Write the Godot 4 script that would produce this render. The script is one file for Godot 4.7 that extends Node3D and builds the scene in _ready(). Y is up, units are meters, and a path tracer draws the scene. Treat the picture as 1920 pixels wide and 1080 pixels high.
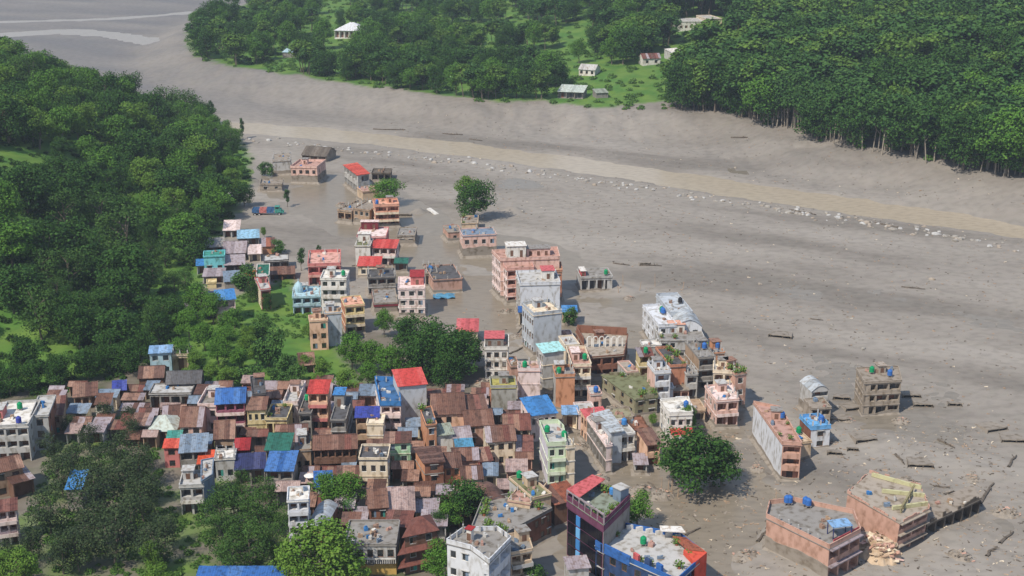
extends Node3D
# Flooded hill town seen from the air. Metres, y up. Ground of the flood plain near y = 0.
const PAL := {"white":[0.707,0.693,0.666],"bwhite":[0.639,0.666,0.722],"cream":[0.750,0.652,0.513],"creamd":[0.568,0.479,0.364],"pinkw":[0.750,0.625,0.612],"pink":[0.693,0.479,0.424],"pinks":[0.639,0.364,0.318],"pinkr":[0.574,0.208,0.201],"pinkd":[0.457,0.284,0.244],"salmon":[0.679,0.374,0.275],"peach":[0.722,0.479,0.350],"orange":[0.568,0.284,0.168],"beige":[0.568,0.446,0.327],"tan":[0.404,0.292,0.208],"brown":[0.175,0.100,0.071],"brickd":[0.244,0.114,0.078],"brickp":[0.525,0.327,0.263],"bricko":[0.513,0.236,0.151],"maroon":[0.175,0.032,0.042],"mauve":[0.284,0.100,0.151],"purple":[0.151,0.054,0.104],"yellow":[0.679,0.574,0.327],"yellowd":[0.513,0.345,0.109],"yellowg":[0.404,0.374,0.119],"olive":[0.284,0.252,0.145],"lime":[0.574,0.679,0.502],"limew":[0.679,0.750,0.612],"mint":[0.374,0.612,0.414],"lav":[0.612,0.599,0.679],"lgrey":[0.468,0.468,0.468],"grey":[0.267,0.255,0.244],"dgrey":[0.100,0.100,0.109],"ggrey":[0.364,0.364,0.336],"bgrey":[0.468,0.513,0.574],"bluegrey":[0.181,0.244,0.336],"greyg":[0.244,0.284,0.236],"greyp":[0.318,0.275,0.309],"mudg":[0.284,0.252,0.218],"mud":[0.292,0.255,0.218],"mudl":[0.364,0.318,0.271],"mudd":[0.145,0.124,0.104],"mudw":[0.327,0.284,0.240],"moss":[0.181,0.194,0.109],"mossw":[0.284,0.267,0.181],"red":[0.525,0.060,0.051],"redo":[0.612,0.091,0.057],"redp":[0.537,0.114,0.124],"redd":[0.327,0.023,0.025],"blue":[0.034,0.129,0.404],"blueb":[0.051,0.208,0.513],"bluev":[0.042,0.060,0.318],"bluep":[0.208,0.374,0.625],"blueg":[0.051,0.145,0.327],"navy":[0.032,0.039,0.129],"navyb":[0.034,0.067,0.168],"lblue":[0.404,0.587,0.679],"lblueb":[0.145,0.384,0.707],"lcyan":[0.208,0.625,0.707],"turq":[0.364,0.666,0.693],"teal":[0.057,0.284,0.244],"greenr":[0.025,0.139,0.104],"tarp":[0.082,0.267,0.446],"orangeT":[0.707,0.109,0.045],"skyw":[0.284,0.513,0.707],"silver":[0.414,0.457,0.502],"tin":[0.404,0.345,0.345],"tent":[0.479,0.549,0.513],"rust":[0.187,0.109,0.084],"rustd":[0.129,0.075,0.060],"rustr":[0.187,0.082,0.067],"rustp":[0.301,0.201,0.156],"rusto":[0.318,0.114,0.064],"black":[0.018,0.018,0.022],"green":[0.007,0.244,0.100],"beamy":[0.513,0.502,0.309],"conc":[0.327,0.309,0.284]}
const HOUSES := [
	["roofless grey concrete house beside the round green bush in the mud","ruined_house","ruin",[-110.3,-626.3,-102.3,-627.4,-104.4,-642.6,-112.4,-641.5],6.6,1,"lgrey","flat","mud","n,n,n,n",{'mud':2.6,'cols':1,'stub':1}],
	["pale pink ruined house with rows of holes, sunk in mud","ruined_house","ruin",[-99.7,-611.9,-87.6,-609.8,-85.4,-622.7,-97.4,-624.8],7.2,2,"pink","flat","pinkd","w4,w2,n,w3",{'mud':3.8,'par':0.8}],
	["mud covered low shed with black openings behind the pink ruin","shed","shed",[-101.5,-656.5,-89.4,-653.0,-86.0,-664.7,-98.1,-668.2],3.12,1,"mud","gable","mudd","v3,n,n,n",{}],
	["low mud brick ruin with broken walls near the blue truck","ruined_house","ruin",[-111.3,-595.4,-101.8,-596.3,-102.7,-605.8,-112.2,-604.8],2.88,1,"mudl","flat","mud","w2,n,n,n",{'par':0.6,'mud':1.2}],
	["long house with orange red roof and pale grey end wall","house","house",[-67.1,-588.9,-62.5,-591.9,-70.1,-612.6,-75.4,-608.4],9.0,2,"lgrey","slab","redo","v1,w3,n,v5",{'mud':1.8}],
	["dark mud stained shed behind the long red roofed house","shed","shed",[-63.7,-614.6,-55.2,-614.6,-55.2,-623.0,-63.7,-623.0],3.6,1,"mudd","flat","mudd","v3,n,n,n",{}],  # mud shed standing in shade; the shade is put into its dark colour
	["small beige box house in front of the long red roofed house","house","house",[-63.7,-575.3,-56.9,-578.1,-60.2,-586.1,-67.0,-583.3],4.8,1,"beige","flat","pinkd","n,n,n,n",{'mud':1.2}],
	["salmon three storey house with two windows on each floor","house","house",[-54.6,-535.3,-45.2,-536.9,-46.8,-546.3,-56.3,-544.6],9.0,3,"salmon","flat","salmon","v2,w2,n,w2",{'mud':1.9,'band':'cream','bal':1,'par':0.7}],
	["tan mud stained house with open columns on its roof","ruined_house","ruin",[-64.2,-542.4,-57.5,-539.9,-52.9,-552.3,-59.6,-554.8],6.0,2,"tan","flat","mud","w3,n,n,w2",{'cols':1,'mud':1.9}],
	["maroon and pink terrace house with a white roof deck","house","house",[-57.8,-496.9,-47.1,-496.9,-47.1,-510.2,-57.8,-510.2],7.2,2,"pinkr","flat","pinkw","w3,w2,n,w2",{'mud':1.2,'cabin':[0.35,0.9,0.6,0.18,2.6,'maroon','pinkw']}],
	["small white house with one black window above green terrace","house","house",[-56.9,-482.9,-51.5,-482.9,-51.5,-492.0,-56.9,-492.0],7.8,2,"white","flat","moss","w1,n,n,w1",{'cabin':[0.5,0.8,0.8,0.3,2.6,'white','white']}],
	["white house under a wide bright red tin roof","house","house",[-51.0,-484.3,-42.3,-483.6,-41.7,-490.6,-50.5,-491.2],7.2,2,"pinkw","shed","red","v3,w2,n,n",{'bal':1,'band':'white'}],
	["cream house under a low red tin roof with sagging eave","house","house",[-54.8,-471.2,-47.0,-471.2,-47.0,-478.5,-54.8,-478.5],4.32,1,"cream","shed","red","w2,n,n,n",{}],
	["grey mud filled house beside the maroon terrace house","ruined_house","ruin",[-43.9,-510.9,-37.2,-510.9,-37.2,-523.0,-43.9,-523.0],3.6,1,"mudl","flat","grey","w2,n,n,n",{'mud':2.2}],
	["small grey shack covered with a green cloth","shed","shed",[-42.2,-476.8,-37.8,-476.8,-37.8,-480.7,-42.2,-480.7],3.6,1,"grey","shed","greenr","v1,n,n,n",{}],
	["dark concrete house with deep black veranda and pale side pillars","house","house",[-49.0,-449.7,-39.7,-450.9,-40.8,-460.0,-50.2,-458.8],6.24,2,"grey","flat","dgrey","v3,n,n,w2",{'band':'lgrey','mud':1.2}],
	["flat grey roofed house with a maroon fascia standing in brown mud","house","house",[-45.1,-430.4,-37.7,-431.5,-39.8,-446.0,-47.2,-444.9],3.6,1,"mudl","flat","grey","n,n,n,n",{'mud':1.9,'fascia':'maroon'}],
	["pale pink arched house with a red balcony roof by trees","house","house",[-36.9,-427.8,-28.4,-428.3,-29.2,-440.6,-37.7,-440.0],9.6,3,"pinkw","flat","pinkw","w3,w3,n,w2",{'band':'white','mud':1.4,'cabin':[0.72,0.62,0.5,0.6,2.4,'pinkr','redd']}],
	["mud brick house with dark roof and two pale pilasters","ruined_house","ruin",[-27.0,-451.8,-17.2,-454.2,-21.0,-469.6,-30.8,-467.2],4.8,1,"brickp","flat","dgrey","n,n,n,n",{'mud':1.4,'cols':1}],
	["grey roofless annex with black doorway beside the mud brick house","ruined_house","ruin",[-30.2,-459.7,-26.0,-460.3,-27.5,-470.6,-31.7,-470.0],4.8,1,"mudl","flat","mud","v1,n,n,n",{'cols':1}],
	["small cream hut under a red box roof by trees","house","house",[-17.0,-403.4,-10.7,-403.4,-10.7,-411.2,-17.0,-411.2],4.08,1,"cream","shed","redp","n,n,n,n",{}],
	["beige mud brick hut with a plant on its roof","ruined_house","ruin",[-19.7,-525.9,-13.4,-525.9,-13.4,-537.9,-19.7,-537.9],4.32,1,"beige","flat","mud","n,n,n,n",{'mud':1.4,'plants':2}],
	["pinkish broken hut with a pale doorway","ruined_house","ruin",[-24.7,-515.2,-19.4,-516.7,-21.8,-525.2,-27.1,-523.7],4.08,1,"brickp","flat","mud","w1,n,n,n",{'mud':1.9,'stub':1}],
	["blue grey roofed pink house with its lower floor full of mud","house","house",[-18.2,-494.2,-5.8,-496.3,-7.3,-505.5,-19.8,-503.3],8.4,2,"pink","flat","bluegrey","w4,n,n,w2",{'mud':4.1}],
	["long pale pink apartment house with a street front of windows","house","apartment building",[-3.9,-445.4,16.0,-447.9,15.5,-459.3,-6.8,-455.4],13.8,4,"pink","flat","pinkd","n,n,n,w5",{'leftcol':'pinkw','band':'pinkw','mud':1.7,'par':0.9,'cabins':[[0.33,0.5,0.32,0.5,3.6,'white','white'],[0.72,0.6,0.4,0.4,2.2,'pink','grey']]}],
	["pink corner house stepping down from the long apartment house","house","house",[-1.6,-440.4,7.3,-441.6,6.2,-450.7,-4.0,-450.1],12.0,4,"pinks","flat","pinkd","v3,n,n,w4",{'leftcol':'pinkw','band':'pinkw','mud':1.7,'par':0.8}],
	["bare brick house with a lower roof beside pink corner house","house","house",[7.7,-442.8,16.8,-444.6,16.6,-453.7,6.9,-452.5],10.32,3,"bricko","flat","tan","w3,n,n,n",{'mud':1.4,'par':0.6}],
	["white walled block standing against the large pink apartment house","house","building",[2.6,-424.3,15.5,-425.4,14.3,-438.6,1.4,-437.5],12.0,3,"bwhite","flat","lgrey","n,w2,n,w5",{'par':0.8,'cabin':[0.75,0.6,0.3,0.4,2.6,'white','redp'],'mud':1.2}],
	["tall blank pale blue grey block facing the flooded street","house","building",[6.5,-391.3,14.9,-394.2,11.5,-404.1,3.1,-401.2],13.2,3,"bgrey","flat","cream","n,n,n,w5",{'par':0.9,'mud':1.4}],
	["building topped with a turquoise sheet roof and pale walls","house","building",[8.7,-363.9,14.6,-366.0,12.9,-370.6,7.0,-368.5],12.0,3,"lgrey","shed","turq","n,n,n,w5",{'mud':1.4,'band':'cream'}],
	["cream house with stacked white balconies and a cluttered pink terrace","house","house",[16.7,-358.6,21.9,-359.0,20.8,-373.0,15.6,-372.6],9.6,3,"cream","flat","pinkd","v2,w2,n,n",{'bal':1,'band':'white','par':0.8,'cabin':[0.3,0.5,0.4,0.3,2,'pink','pinkw']}],
	["house with a blank orange plaster wall and green rooftop tank","house","house",[11.9,-351.0,17.1,-351.4,16.6,-358.4,11.4,-358.0],9.6,3,"orange","flat","grey","n,n,n,n",{'par':0.7}],
	["pale pink tower house with a blank wall and rooftop tank","house","house",[1.7,-352.3,7.7,-352.3,7.7,-357.5,1.7,-357.5],10.8,3,"pinkw","flat","pinkd","n,w3,n,n",{'bal':0,'band':'pinkw','par':0.8}],
	["pink house under a bright blue pitched tin roof","house","house",[4.8,-329.3,11.5,-331.4,8.9,-339.5,2.3,-337.5],7.8,2,"pinkw","shed","blueb","w4,w2,n,w2",{}],
	["white three storey house with a pink sheet on its roof","house","house",[-7.8,-373.5,-1.1,-373.5,-1.1,-383.8,-7.8,-383.8],9.0,3,"white","flat","grey","w3,v2,n,n",{'band':'white','cabin':[0.4,0.6,0.8,0.6,2.0,'grey','redp'],'par':0.9}],
	["weathered grey walled house with a yellow edged roof terrace","house","house",[-5.6,-345.9,1.1,-346.3,0.8,-353.0,-6.0,-352.6],8.4,2,"ggrey","flat","yellowg","n,n,n,w1",{'par':0.7}],
	["brown brick ruin with a row of white arched frames on top","ruined_house","ruin",[22.7,-372.5,32.2,-374.7,34.9,-393.1,19.4,-395.9],6.6,2,"brickd","flat","mudl","v3,v3,n,w3",{'mud':1.7,'arch':1}],
	["moss covered flat roofed ruin with paired black windows","ruined_house","ruin",[33.2,-346.2,39.4,-348.4,39.3,-363.2,25.2,-363.2],5.04,2,"mossw","flat","moss","w2,n,n,w4",{'mud':1.2,'plants':7,'par':0.5,'stub':1}],
	["white house with green and blue tanks at the flood edge","house","house",[44.5,-394.7,49.8,-395.7,46.4,-414.1,41.2,-413.2],8.4,3,"bwhite","flat","bwhite","w2,n,n,w4",{'band':'bwhite','mud':1.2,'par':0.8}],
	["building with a silvery vaulted roof at the flood edge","house","building",[49.9,-396.9,57.8,-397.4,57.1,-408.1,49.3,-407.6],7.8,2,"bwhite","vault","silver","w2,n,n,n",{'mud':1.2}],
	["pale blue grey block behind the silvery vaulted roof","house","building",[49.2,-405.5,55.9,-406.5,53.2,-424.8,46.5,-423.8],8.4,2,"bgrey","flat","bgrey","n,w2,n,n",{'par':1,'mud':1.2}],
	["terrace house with two dark doors and potted plants on top","house","house",[44.0,-389.1,57.8,-389.6,57.4,-401.2,43.6,-400.7],6.0,2,"lgrey","flat","grey","w5,w2,n,n",{'band':'dgrey','plants':4,'mud':1.2,'cabin':[0.45,0.7,0.34,0.3,2.4,'white','salmon']}],
	["narrow yellow house under a brown rusted shed roof","house","house",[36.9,-375.1,40.8,-375.5,40.2,-380.3,36.3,-379.9],6.6,2,"yellow","shed","rustr","v1,n,n,n",{'band':'white'}],
	["white framed house with a pink left wall and blue window","house","house",[39.0,-351.9,43.3,-352.6,41.9,-359.9,37.6,-359.1],10.2,3,"bwhite","flat","lgrey","v1,n,n,n",{'leftcol':'pink','par':0.8,'mud':1.2}],
	["small white box house with one blue window in the flood","house","house",[40.1,-354.3,44.4,-354.3,44.4,-357.9,40.1,-357.9],4.8,1,"bwhite","flat","lgrey","w1,n,n,n",{'mud':1.0}],
	["brick house with rooftop garden and a pink back parapet","house","house",[44.1,-359.7,48.5,-360.5,45.8,-374.8,41.4,-374.0],9.0,3,"bricko","flat","dgrey","n,n,n,n",{'plants':7,'par':0.7,'mud':1.4}],
	["narrow tan house with tall blank wall and grey open floors","house","house",[52.5,-363.6,57.1,-364.4,54.8,-377.3,50.2,-376.5],10.2,3,"grey","flat","grey","v1,n,n,n",{'leftcol':'tan','band':'lgrey','mud':1.4}],
	["orange plastered house with a blue tank at its corner","house","house",[56.8,-373.2,61.3,-374.1,60.2,-380.2,55.6,-379.4],7.8,2,"orange","flat","grey","n,n,n,n",{'plants':2,'mud':1.2}],
	["cream house with a dark arched opening beside the orange house","house","house",[55.1,-353.0,60.7,-352.2,61.6,-359.1,56.1,-359.9],10.2,3,"cream","flat","cream","v2,n,n,n",{'par':0.7,'mud':1.4}],
	["pink brick house with a green hedge along its roof edge","house","house",[60.7,-350.7,63.9,-351.9,60.8,-360.5,57.6,-359.3],10.2,3,"brickp","flat","grey","w1,w2,n,n",{'plants':8,'mud':1.4}],
	["pink house with two dark verandas on the flood water edge","house","house",[54.0,-338.1,59.9,-339.2,59.7,-350.1,52.3,-348.5],7.8,2,"pink","flat","pinkw","v2,n,n,w3",{'mud':1.1,'bal':1,'band':'pinkw'}],
	["white house with a red awning behind the big round tree","house","house",[40.6,-329.0,46.5,-329.6,46.6,-339.6,39.1,-337.8],7.8,2,"white","flat","white","w3,n,n,w3",{'par':0.8,'awn':'red','mud':1.0}],
	["pink orange box house beneath the red awning house","house","house",[41.3,-321.1,45.9,-321.4,45.6,-325.2,41.0,-324.8],3.6,1,"salmon","flat","lgrey","w1,n,n,n",{}],
	["orange cream house under a striped rusty tin roof","house","house",[33.4,-313.9,36.8,-314.8,34.9,-321.5,31.5,-320.6],6.6,2,"peach","shed","rust","v1,n,n,n",{}],
	["pink arcaded building with a long grey metal roof","house","building",[24.5,-314.5,27.3,-315.5,24.6,-328.2,20.9,-325.8],9.6,2,"bgrey","slab","silver","n,n,n,n",{}],
	["long pink arcade wing with open galleries over the water","house","building",[23.1,-310.8,24.5,-311.4,21.1,-330.1,19.3,-327.7],7.44,2,"pinkw","flat","pinkw","n,n,n,v6",{'band':'pinkw'}],
	["small house under a red roof at the end of the arcade","house","house",[19.3,-328.3,24.8,-330.0,23.4,-334.4,17.9,-332.7],7.2,2,"peach","shed","redp","n,n,n,w2",{}],
	["white house with stacked balconies beside the grey metal roof","house","house",[27.2,-316.6,30.6,-317.6,28.2,-326.0,24.8,-325.1],7.8,2,"white","flat","lgrey","v2,n,n,n",{'bal':1,'band':'white'}],
	["low grey purple shed in front of the stacked balconies","shed","shed",[30.2,-310.7,33.2,-310.7,33.2,-315.1,30.2,-315.1],2.88,1,"lgrey","shed","greyp","v1,n,n,n",{}],
	["little cream house under a pale blue tin roof","house","house",[13.4,-337.3,17.2,-337.3,17.2,-341.2,13.4,-341.2],4.8,1,"cream","shed","bluep","v1,n,n,n",{}],
	["small pinkish house with a blue door behind the street","house","house",[21.5,-349.7,24.4,-350.1,23.7,-355.7,20.8,-355.3],4.8,1,"pink","flat","lgrey","w1,n,n,n",{}],
	["tall pale green house with a hexagonal roof terrace","house","house",[8.6,-304.0,12.9,-304.6,12.6,-314.0,11.3,-317.6,6.9,-316.9],10.56,3,"lime","flat","lgrey","w2,n,n,n,n",{'leftcol':'lav','band':'limew','par':1.0,'bal':1}],
	["cream house with a ladder of balconies on its right side","house","house",[13.1,-304.3,15.1,-304.9,12.1,-315.3,10.0,-314.7],9.84,3,"cream","flat","lgrey","n,v3,n,n",{'band':'white','par':0.6}],
	["cream house with dark windows under a rusty gable roof","house","house",[-6.1,-314.8,0.8,-315.7,-0.4,-324.4,-7.3,-323.4],7.2,2,"cream","gable","rust","w3,w2,n,w2",{}],
	["old house with a long rust roof and orange left gable","house","house",[-20.4,-330.3,-12.2,-331.4,-13.7,-343.6,-21.9,-342.5],7.8,2,"peach","gable","rust","w3,n,n,n",{}],
	["collapsed brown tin roof beside the grey weathered wall","ruined_house","ruin",[-12.1,-333.1,-6.7,-334.5,-9.2,-344.2,-14.6,-342.8],7.2,2,"brickp","gable","rustd","n,n,n,n",{}],
	["rust roofed house leaning below the collapsed tin roof","house","house",[-11.9,-326.9,-4.9,-328.0,-6.3,-337.0,-13.2,-336.0],6.0,2,"brickp","gable","rust","w2,n,n,n",{}],
	["rust red roof house in front of the blue pitched roof","house","house",[-2.0,-323.2,4.5,-323.6,4.0,-332.6,-2.5,-332.2],6.6,2,"cream","gable","rustr","v3,n,n,n",{}],
	["orange plaster house with one tall blank side wall","house","house",[-21.3,-318.1,-18.9,-318.8,-20.9,-330.0,-23.5,-328.2],9.6,3,"orange","flat","dgrey","w1,n,n,n",{'plants':2}],
	["grey green roofed house with a white lower wall","house","house",[-18.8,-319.6,-14.9,-320.6,-16.1,-325.3,-20.0,-324.3],6.6,2,"white","shed","greyg","n,n,n,n",{}],
	["small house under a purple grey tin roof","house","house",[-14.8,-320.4,-10.4,-321.4,-11.7,-327.4,-16.1,-326.4],5.52,1,"tan","gable","greyp","w2,n,n,n",{}],
	["shack with a faded light blue tarpaulin roof","shed","shed",[-13.8,-315.9,-9.8,-316.5,-10.5,-320.3,-14.4,-319.7],4.8,1,"grey","shed","tarp","v1,n,n,n",{}],
	["row house with a mottled rust roof below the tarpaulin shack","house","house",[-14.3,-307.5,-8.3,-308.1,-9.0,-314.6,-14.9,-314.0],5.52,1,"brickp","gable","rust","w3,n,n,n",{}],
	["narrow house with a red rust roof beside the row house","house","house",[-8.0,-307.4,-4.9,-308.1,-6.0,-313.3,-9.1,-312.7],5.28,1,"pinkr","shed","rustr","v1,n,n,n",{}],
	["low red brown roof beside the tall pale green house","shed","shed",[1.3,-313.7,5.0,-313.7,5.0,-322.0,1.3,-322.0],4.08,1,"tan","shed","rustr","n,n,n,n",{}],
	["brick house with blank orange side and a dark rust roof","house","house",[-20.7,-299.3,-16.3,-300.2,-17.9,-308.7,-23.4,-307.4],8.4,3,"brickd","slab","rustd","w1,n,n,n",{'leftcol':'orange','band':'grey'}],
	["orange brick house with two dark windows under rusty eaves","house","house",[-16.2,-302.3,-12.3,-302.9,-13.5,-310.7,-17.4,-310.1],6.0,2,"bricko","gable","rust","w2,n,n,n",{}],
	["brown roofed low house above the round dark tree","house","house",[-11.9,-298.9,-7.1,-299.5,-7.9,-306.3,-12.7,-305.8],4.56,1,"cream","gable","rustd","w3,n,n,n",{}],
	["light green three storey house with dark round windows","house","house",[-31.0,-309.9,-24.9,-310.2,-25.1,-314.7,-31.2,-314.4],9.0,3,"mint","shed","rustd","w2,w2,n,n",{'band':'limew'}],
	["cream house with two rows of three black windows","house","house",[-36.4,-301.1,-29.7,-301.1,-29.7,-308.7,-36.4,-308.7],8.4,2,"cream","flat","dgrey","w3,w2,n,n",{'par':0.5,'band':'creamd','clut':6}],
	["cream stepped house with plain bands below the small blue roof","house","house",[-36.6,-321.8,-32.6,-321.8,-32.6,-327.6,-36.6,-327.6],8.4,3,"cream","flat","cream","n,n,n,n",{'band':'white'}],
	["narrow house under a deep blue violet tin roof","house","house",[-39.8,-325.5,-34.1,-325.8,-34.4,-330.5,-40.1,-330.2],9.0,3,"tan","shed","bluev","v2,n,n,n",{}],
	["white house with a vivid blue walled roof terrace","house","house",[-34.1,-332.8,-28.9,-332.8,-31.2,-349.4,-37.1,-350.2],9.0,3,"pinkw","flat","blueg","v2,w3,n,n",{'parcol':'blueb','par':1.1,'bal':1,'band':'pinkw','leftcol':'bwhite','clut':4}],
	["tall grey plastered house under a stepped bright red roof","house","house",[-29.9,-339.0,-22.7,-340.8,-24.8,-348.8,-32.0,-347.0],12.0,3,"bgrey","shed","red","n,w2,n,n",{}],
	["blue grey sheet lean-to at the foot of the grey house","shed","shed",[-27.3,-331.5,-24.1,-331.8,-24.5,-335.5,-27.7,-335.2],3.84,1,"cream","shed","bluegrey","w1,n,n,n",{}],
	["long wooden house with a striped rust roof and white posts","house","house",[-48.5,-310.1,-38.2,-311.0,-38.9,-318.6,-49.2,-317.7],7.2,2,"brown","gable","rust","v6,n,n,n",{'bal':1,'band':'brown'}],
	["low rust tin awning shed below the long wooden house","shed","shed",[-41.6,-298.1,-36.3,-298.3,-36.7,-305.7,-42.0,-305.4],3.6,1,"brown","shed","rustp","v2,n,n,n",{}],
	["narrow dark grey stepped house with a small blue cap","house","house",[-46.0,-324.2,-42.3,-324.2,-42.3,-340.0,-46.0,-340.0],8.4,3,"grey","flat","dgrey","v1,n,n,n",{'cabin':[0.3,0.7,0.7,0.3,3,'grey','blueb'],'band':'lgrey'}],
	["tall cream and pink house with a square red roof","house","house",[-53.3,-335.7,-48.3,-335.7,-48.3,-342.1,-53.3,-342.1],11.4,3,"peach","shed","red","v2,n,n,n",{'band':'pinkr','bal':1}],
	["narrow pink house with a long sunken grey roof deck","house","house",[-60.6,-340.2,-56.9,-340.2,-56.9,-354.5,-60.6,-354.5],6.0,2,"pinkw","flat","lgrey","w1,n,n,n",{'par':1.0}],
	["cluttered grey shop house between the pink and cream houses","house","house",[-55.4,-332.8,-52.3,-332.8,-52.3,-345.4,-55.4,-345.4],6.6,2,"grey","flat","dgrey","v1,n,n,n",{'clut':5}],
	["purple pink house under a large royal blue gable roof","house","house",[-77.0,-333.1,-69.7,-333.9,-70.6,-343.0,-77.9,-342.3],9.6,3,"mauve","gable","blue","v3,w2,n,n",{'bal':1,'band':'pinkw'}],
	["pale yellow house with two window rows under a rust roof","house","house",[-68.7,-331.7,-64.0,-332.1,-64.5,-337.9,-69.1,-337.6],8.4,2,"yellow","shed","rustp","w3,n,n,n",{'band':'olive'}],
	["low yellow house with three arched windows and a terrace","house","house",[-63.7,-330.6,-58.3,-330.6,-58.3,-339.7,-63.7,-339.7],5.76,1,"yellow","flat","dgrey","v3,n,n,n",{'par':0.6,'plants':2}],
	["dark tower house with a white door above the yellow houses","house","house",[-68.2,-338.2,-65.0,-338.9,-67.8,-351.4,-71.0,-350.6],9.6,3,"dgrey","flat","dgrey","w1,n,n,n",{}],
	["pink house with dark window and grey terrace in front","house","house",[-82.3,-336.0,-77.4,-336.0,-77.4,-347.3,-82.3,-347.3],7.2,2,"pinkw","flat","grey","w2,w2,n,n",{'par':0.9}],
	["pink house under a rusty brown gable next to tents","house","house",[-85.0,-326.6,-79.7,-326.9,-80.5,-338.6,-85.7,-338.3],6.0,2,"pink","gable","rust","w2,n,n,n",{}],
	["house under a pale rust roof with chipped white eaves","house","house",[-75.0,-320.3,-70.3,-321.0,-71.7,-331.2,-76.4,-330.6],5.4,1,"tan","gable","rustp","w2,n,n,n",{}],
	["low house with a faded red roof behind the tents","house","house",[-91.6,-335.5,-86.1,-336.2,-87.0,-343.1,-92.5,-342.4],4.8,1,"tan","gable","rustd","n,n,n,n",{}],
	["stall roofed with pale grey green tent sheets","shed","shed",[-93.6,-328.2,-87.0,-328.2,-87.0,-337.5,-93.6,-337.5],4.08,1,"tan","hip","tent","v3,n,n,n",{}],
	["small teal roofed stall beside the tent sheets","shed","shed",[-87.3,-320.7,-84.1,-321.0,-84.6,-326.2,-87.8,-325.9],4.08,1,"grey","shed","teal","v1,n,n,n",{}],
	["small pink house under a flat red orange roof","house","house",[-86.1,-313.6,-82.5,-313.9,-82.8,-317.5,-86.4,-317.2],6.0,2,"pinkr","shed","redo","w1,n,n,n",{}],
	["house under long grey blue tin sheets stepping down","house","house",[-81.2,-309.5,-75.0,-310.4,-76.1,-318.0,-82.3,-317.1],6.6,2,"grey","shed","bluegrey","v2,n,n,n",{}],
	["stall under an orange tarpaulin behind the grey terrace","shed","shed",[-76.3,-307.0,-73.1,-307.3,-73.6,-312.6,-76.8,-312.3],4.8,1,"grey","shed","orangeT","v1,n,n,n",{}],
	["white and grey house with two tanks on a wide terrace","house","house",[-129.1,-316.8,-120.7,-317.8,-122.5,-333.3,-130.9,-332.3],9.6,3,"lgrey","flat","white","v3,w2,n,n",{'par':0.7,'cabin':[0.05,0.5,0.2,0.3,2.2,'pinkr','lgrey']}],
	["grey white flat with two square windows beside wide terrace house","house","house",[-122.0,-323.8,-117.8,-324.5,-119.9,-337.4,-124.1,-336.8],9.6,3,"lgrey","flat","lgrey","w1,w2,n,n",{'clut':4}],
	["reddish rust roof house among the trees by the grey flat","house","house",[-121.0,-333.5,-117.6,-334.2,-119.5,-343.3,-122.9,-342.6],6.0,2,"tan","shed","rustr","w1,n,n,n",{}],
	["long brown rust roof house at the foot of the wooded hill","house","house",[-119.5,-350.1,-113.7,-351.7,-115.4,-358.3,-121.3,-356.7],4.32,1,"tan","shed","rustd","v3,n,n,n",{}],
	["small hut with a violet blue roof under the wooded hill","shed","shed",[-110.2,-355.3,-107.0,-356.1,-108.2,-360.8,-111.4,-360.1],4.08,1,"brown","shed","bluev","v1,n,n,n",{}],
	["white fronted hut with a brown roof among dark trees","house","house",[-110.9,-341.0,-107.2,-341.3,-107.7,-346.5,-111.4,-346.2],6.0,2,"white","shed","brown","w2,n,n,n",{}],
	["wide grey concrete roofed house below the dark slab roof","house","house",[-98.9,-350.5,-87.8,-350.9,-88.0,-357.6,-99.2,-357.3],4.8,1,"grey","flat","lgrey","v4,n,n,n",{}],
	["long house under a dark grey slab roof by the gardens","house","house",[-95.4,-355.7,-86.3,-356.4,-87.0,-364.6,-96.1,-363.8],6.0,1,"dgrey","gable","dgrey","n,n,n,n",{}],
	["light blue walled house below the wooded hill","house","house",[-105.1,-376.1,-99.1,-377.0,-99.7,-381.0,-105.7,-380.1],7.2,2,"lblue","shed","bluep","w2,n,n,w1",{}],
	["unfinished beige house with slanted ramps beside the light blue house","ruined_house","ruin",[-99.2,-378.2,-94.7,-378.7,-95.4,-386.0,-99.9,-385.5],5.4,1,"beige","flat","cream","v1,n,n,n",{'cols':1}],
	["low house under a dull red roof below the light blue house","house","house",[-105.2,-363.6,-98.6,-364.4,-99.6,-372.0,-106.1,-371.2],4.56,1,"brown","gable","rustd","n,n,n,n",{}],
	["house with tilted brown rust roofs at the tree edge","house","house",[-122.1,-296.9,-116.5,-300.4,-120.1,-306.2,-125.7,-302.7],7.2,2,"tan","gable","rust","w2,w1,n,n",{}],
	["small brown lean-to hanging off the tilted rust roofs","shed","shed",[-117.5,-295.9,-113.7,-299.0,-117.4,-303.4,-121.1,-300.2],4.8,1,"brown","shed","rustd","v1,n,n,n",{}],
	["white columned house with dark verandas under a brick red roof","house","house",[-114.5,-272.9,-109.1,-274.7,-110.3,-278.6,-115.8,-276.9],9.0,3,"pinkw","shed","rustr","v3,n,n,n",{'bal':1,'band':'pinkw'}],
	["shed covered by a bright blue tarpaulin among dark trees","shed","shed",[-103.3,-290.9,-99.9,-291.2,-100.5,-298.3,-103.9,-298.1],6.0,1,"grey","shed","blueb","n,n,n,n",{}],
	["long low building with blue roof sheets behind leafy trees","shed","shed",[-64.6,-250.2,-46.8,-250.2,-46.8,-255.4,-64.6,-255.4],4.8,1,"grey","shed","blue","v6,n,n,n",{}],
	["grey white terrace house with a broken balcony front","house","house",[-76.4,-288.8,-71.1,-289.3,-71.9,-296.6,-77.2,-296.1],7.2,2,"lgrey","flat","lgrey","v2,n,n,n",{'par':0.6,'bal':1,'band':'white'}],
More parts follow.
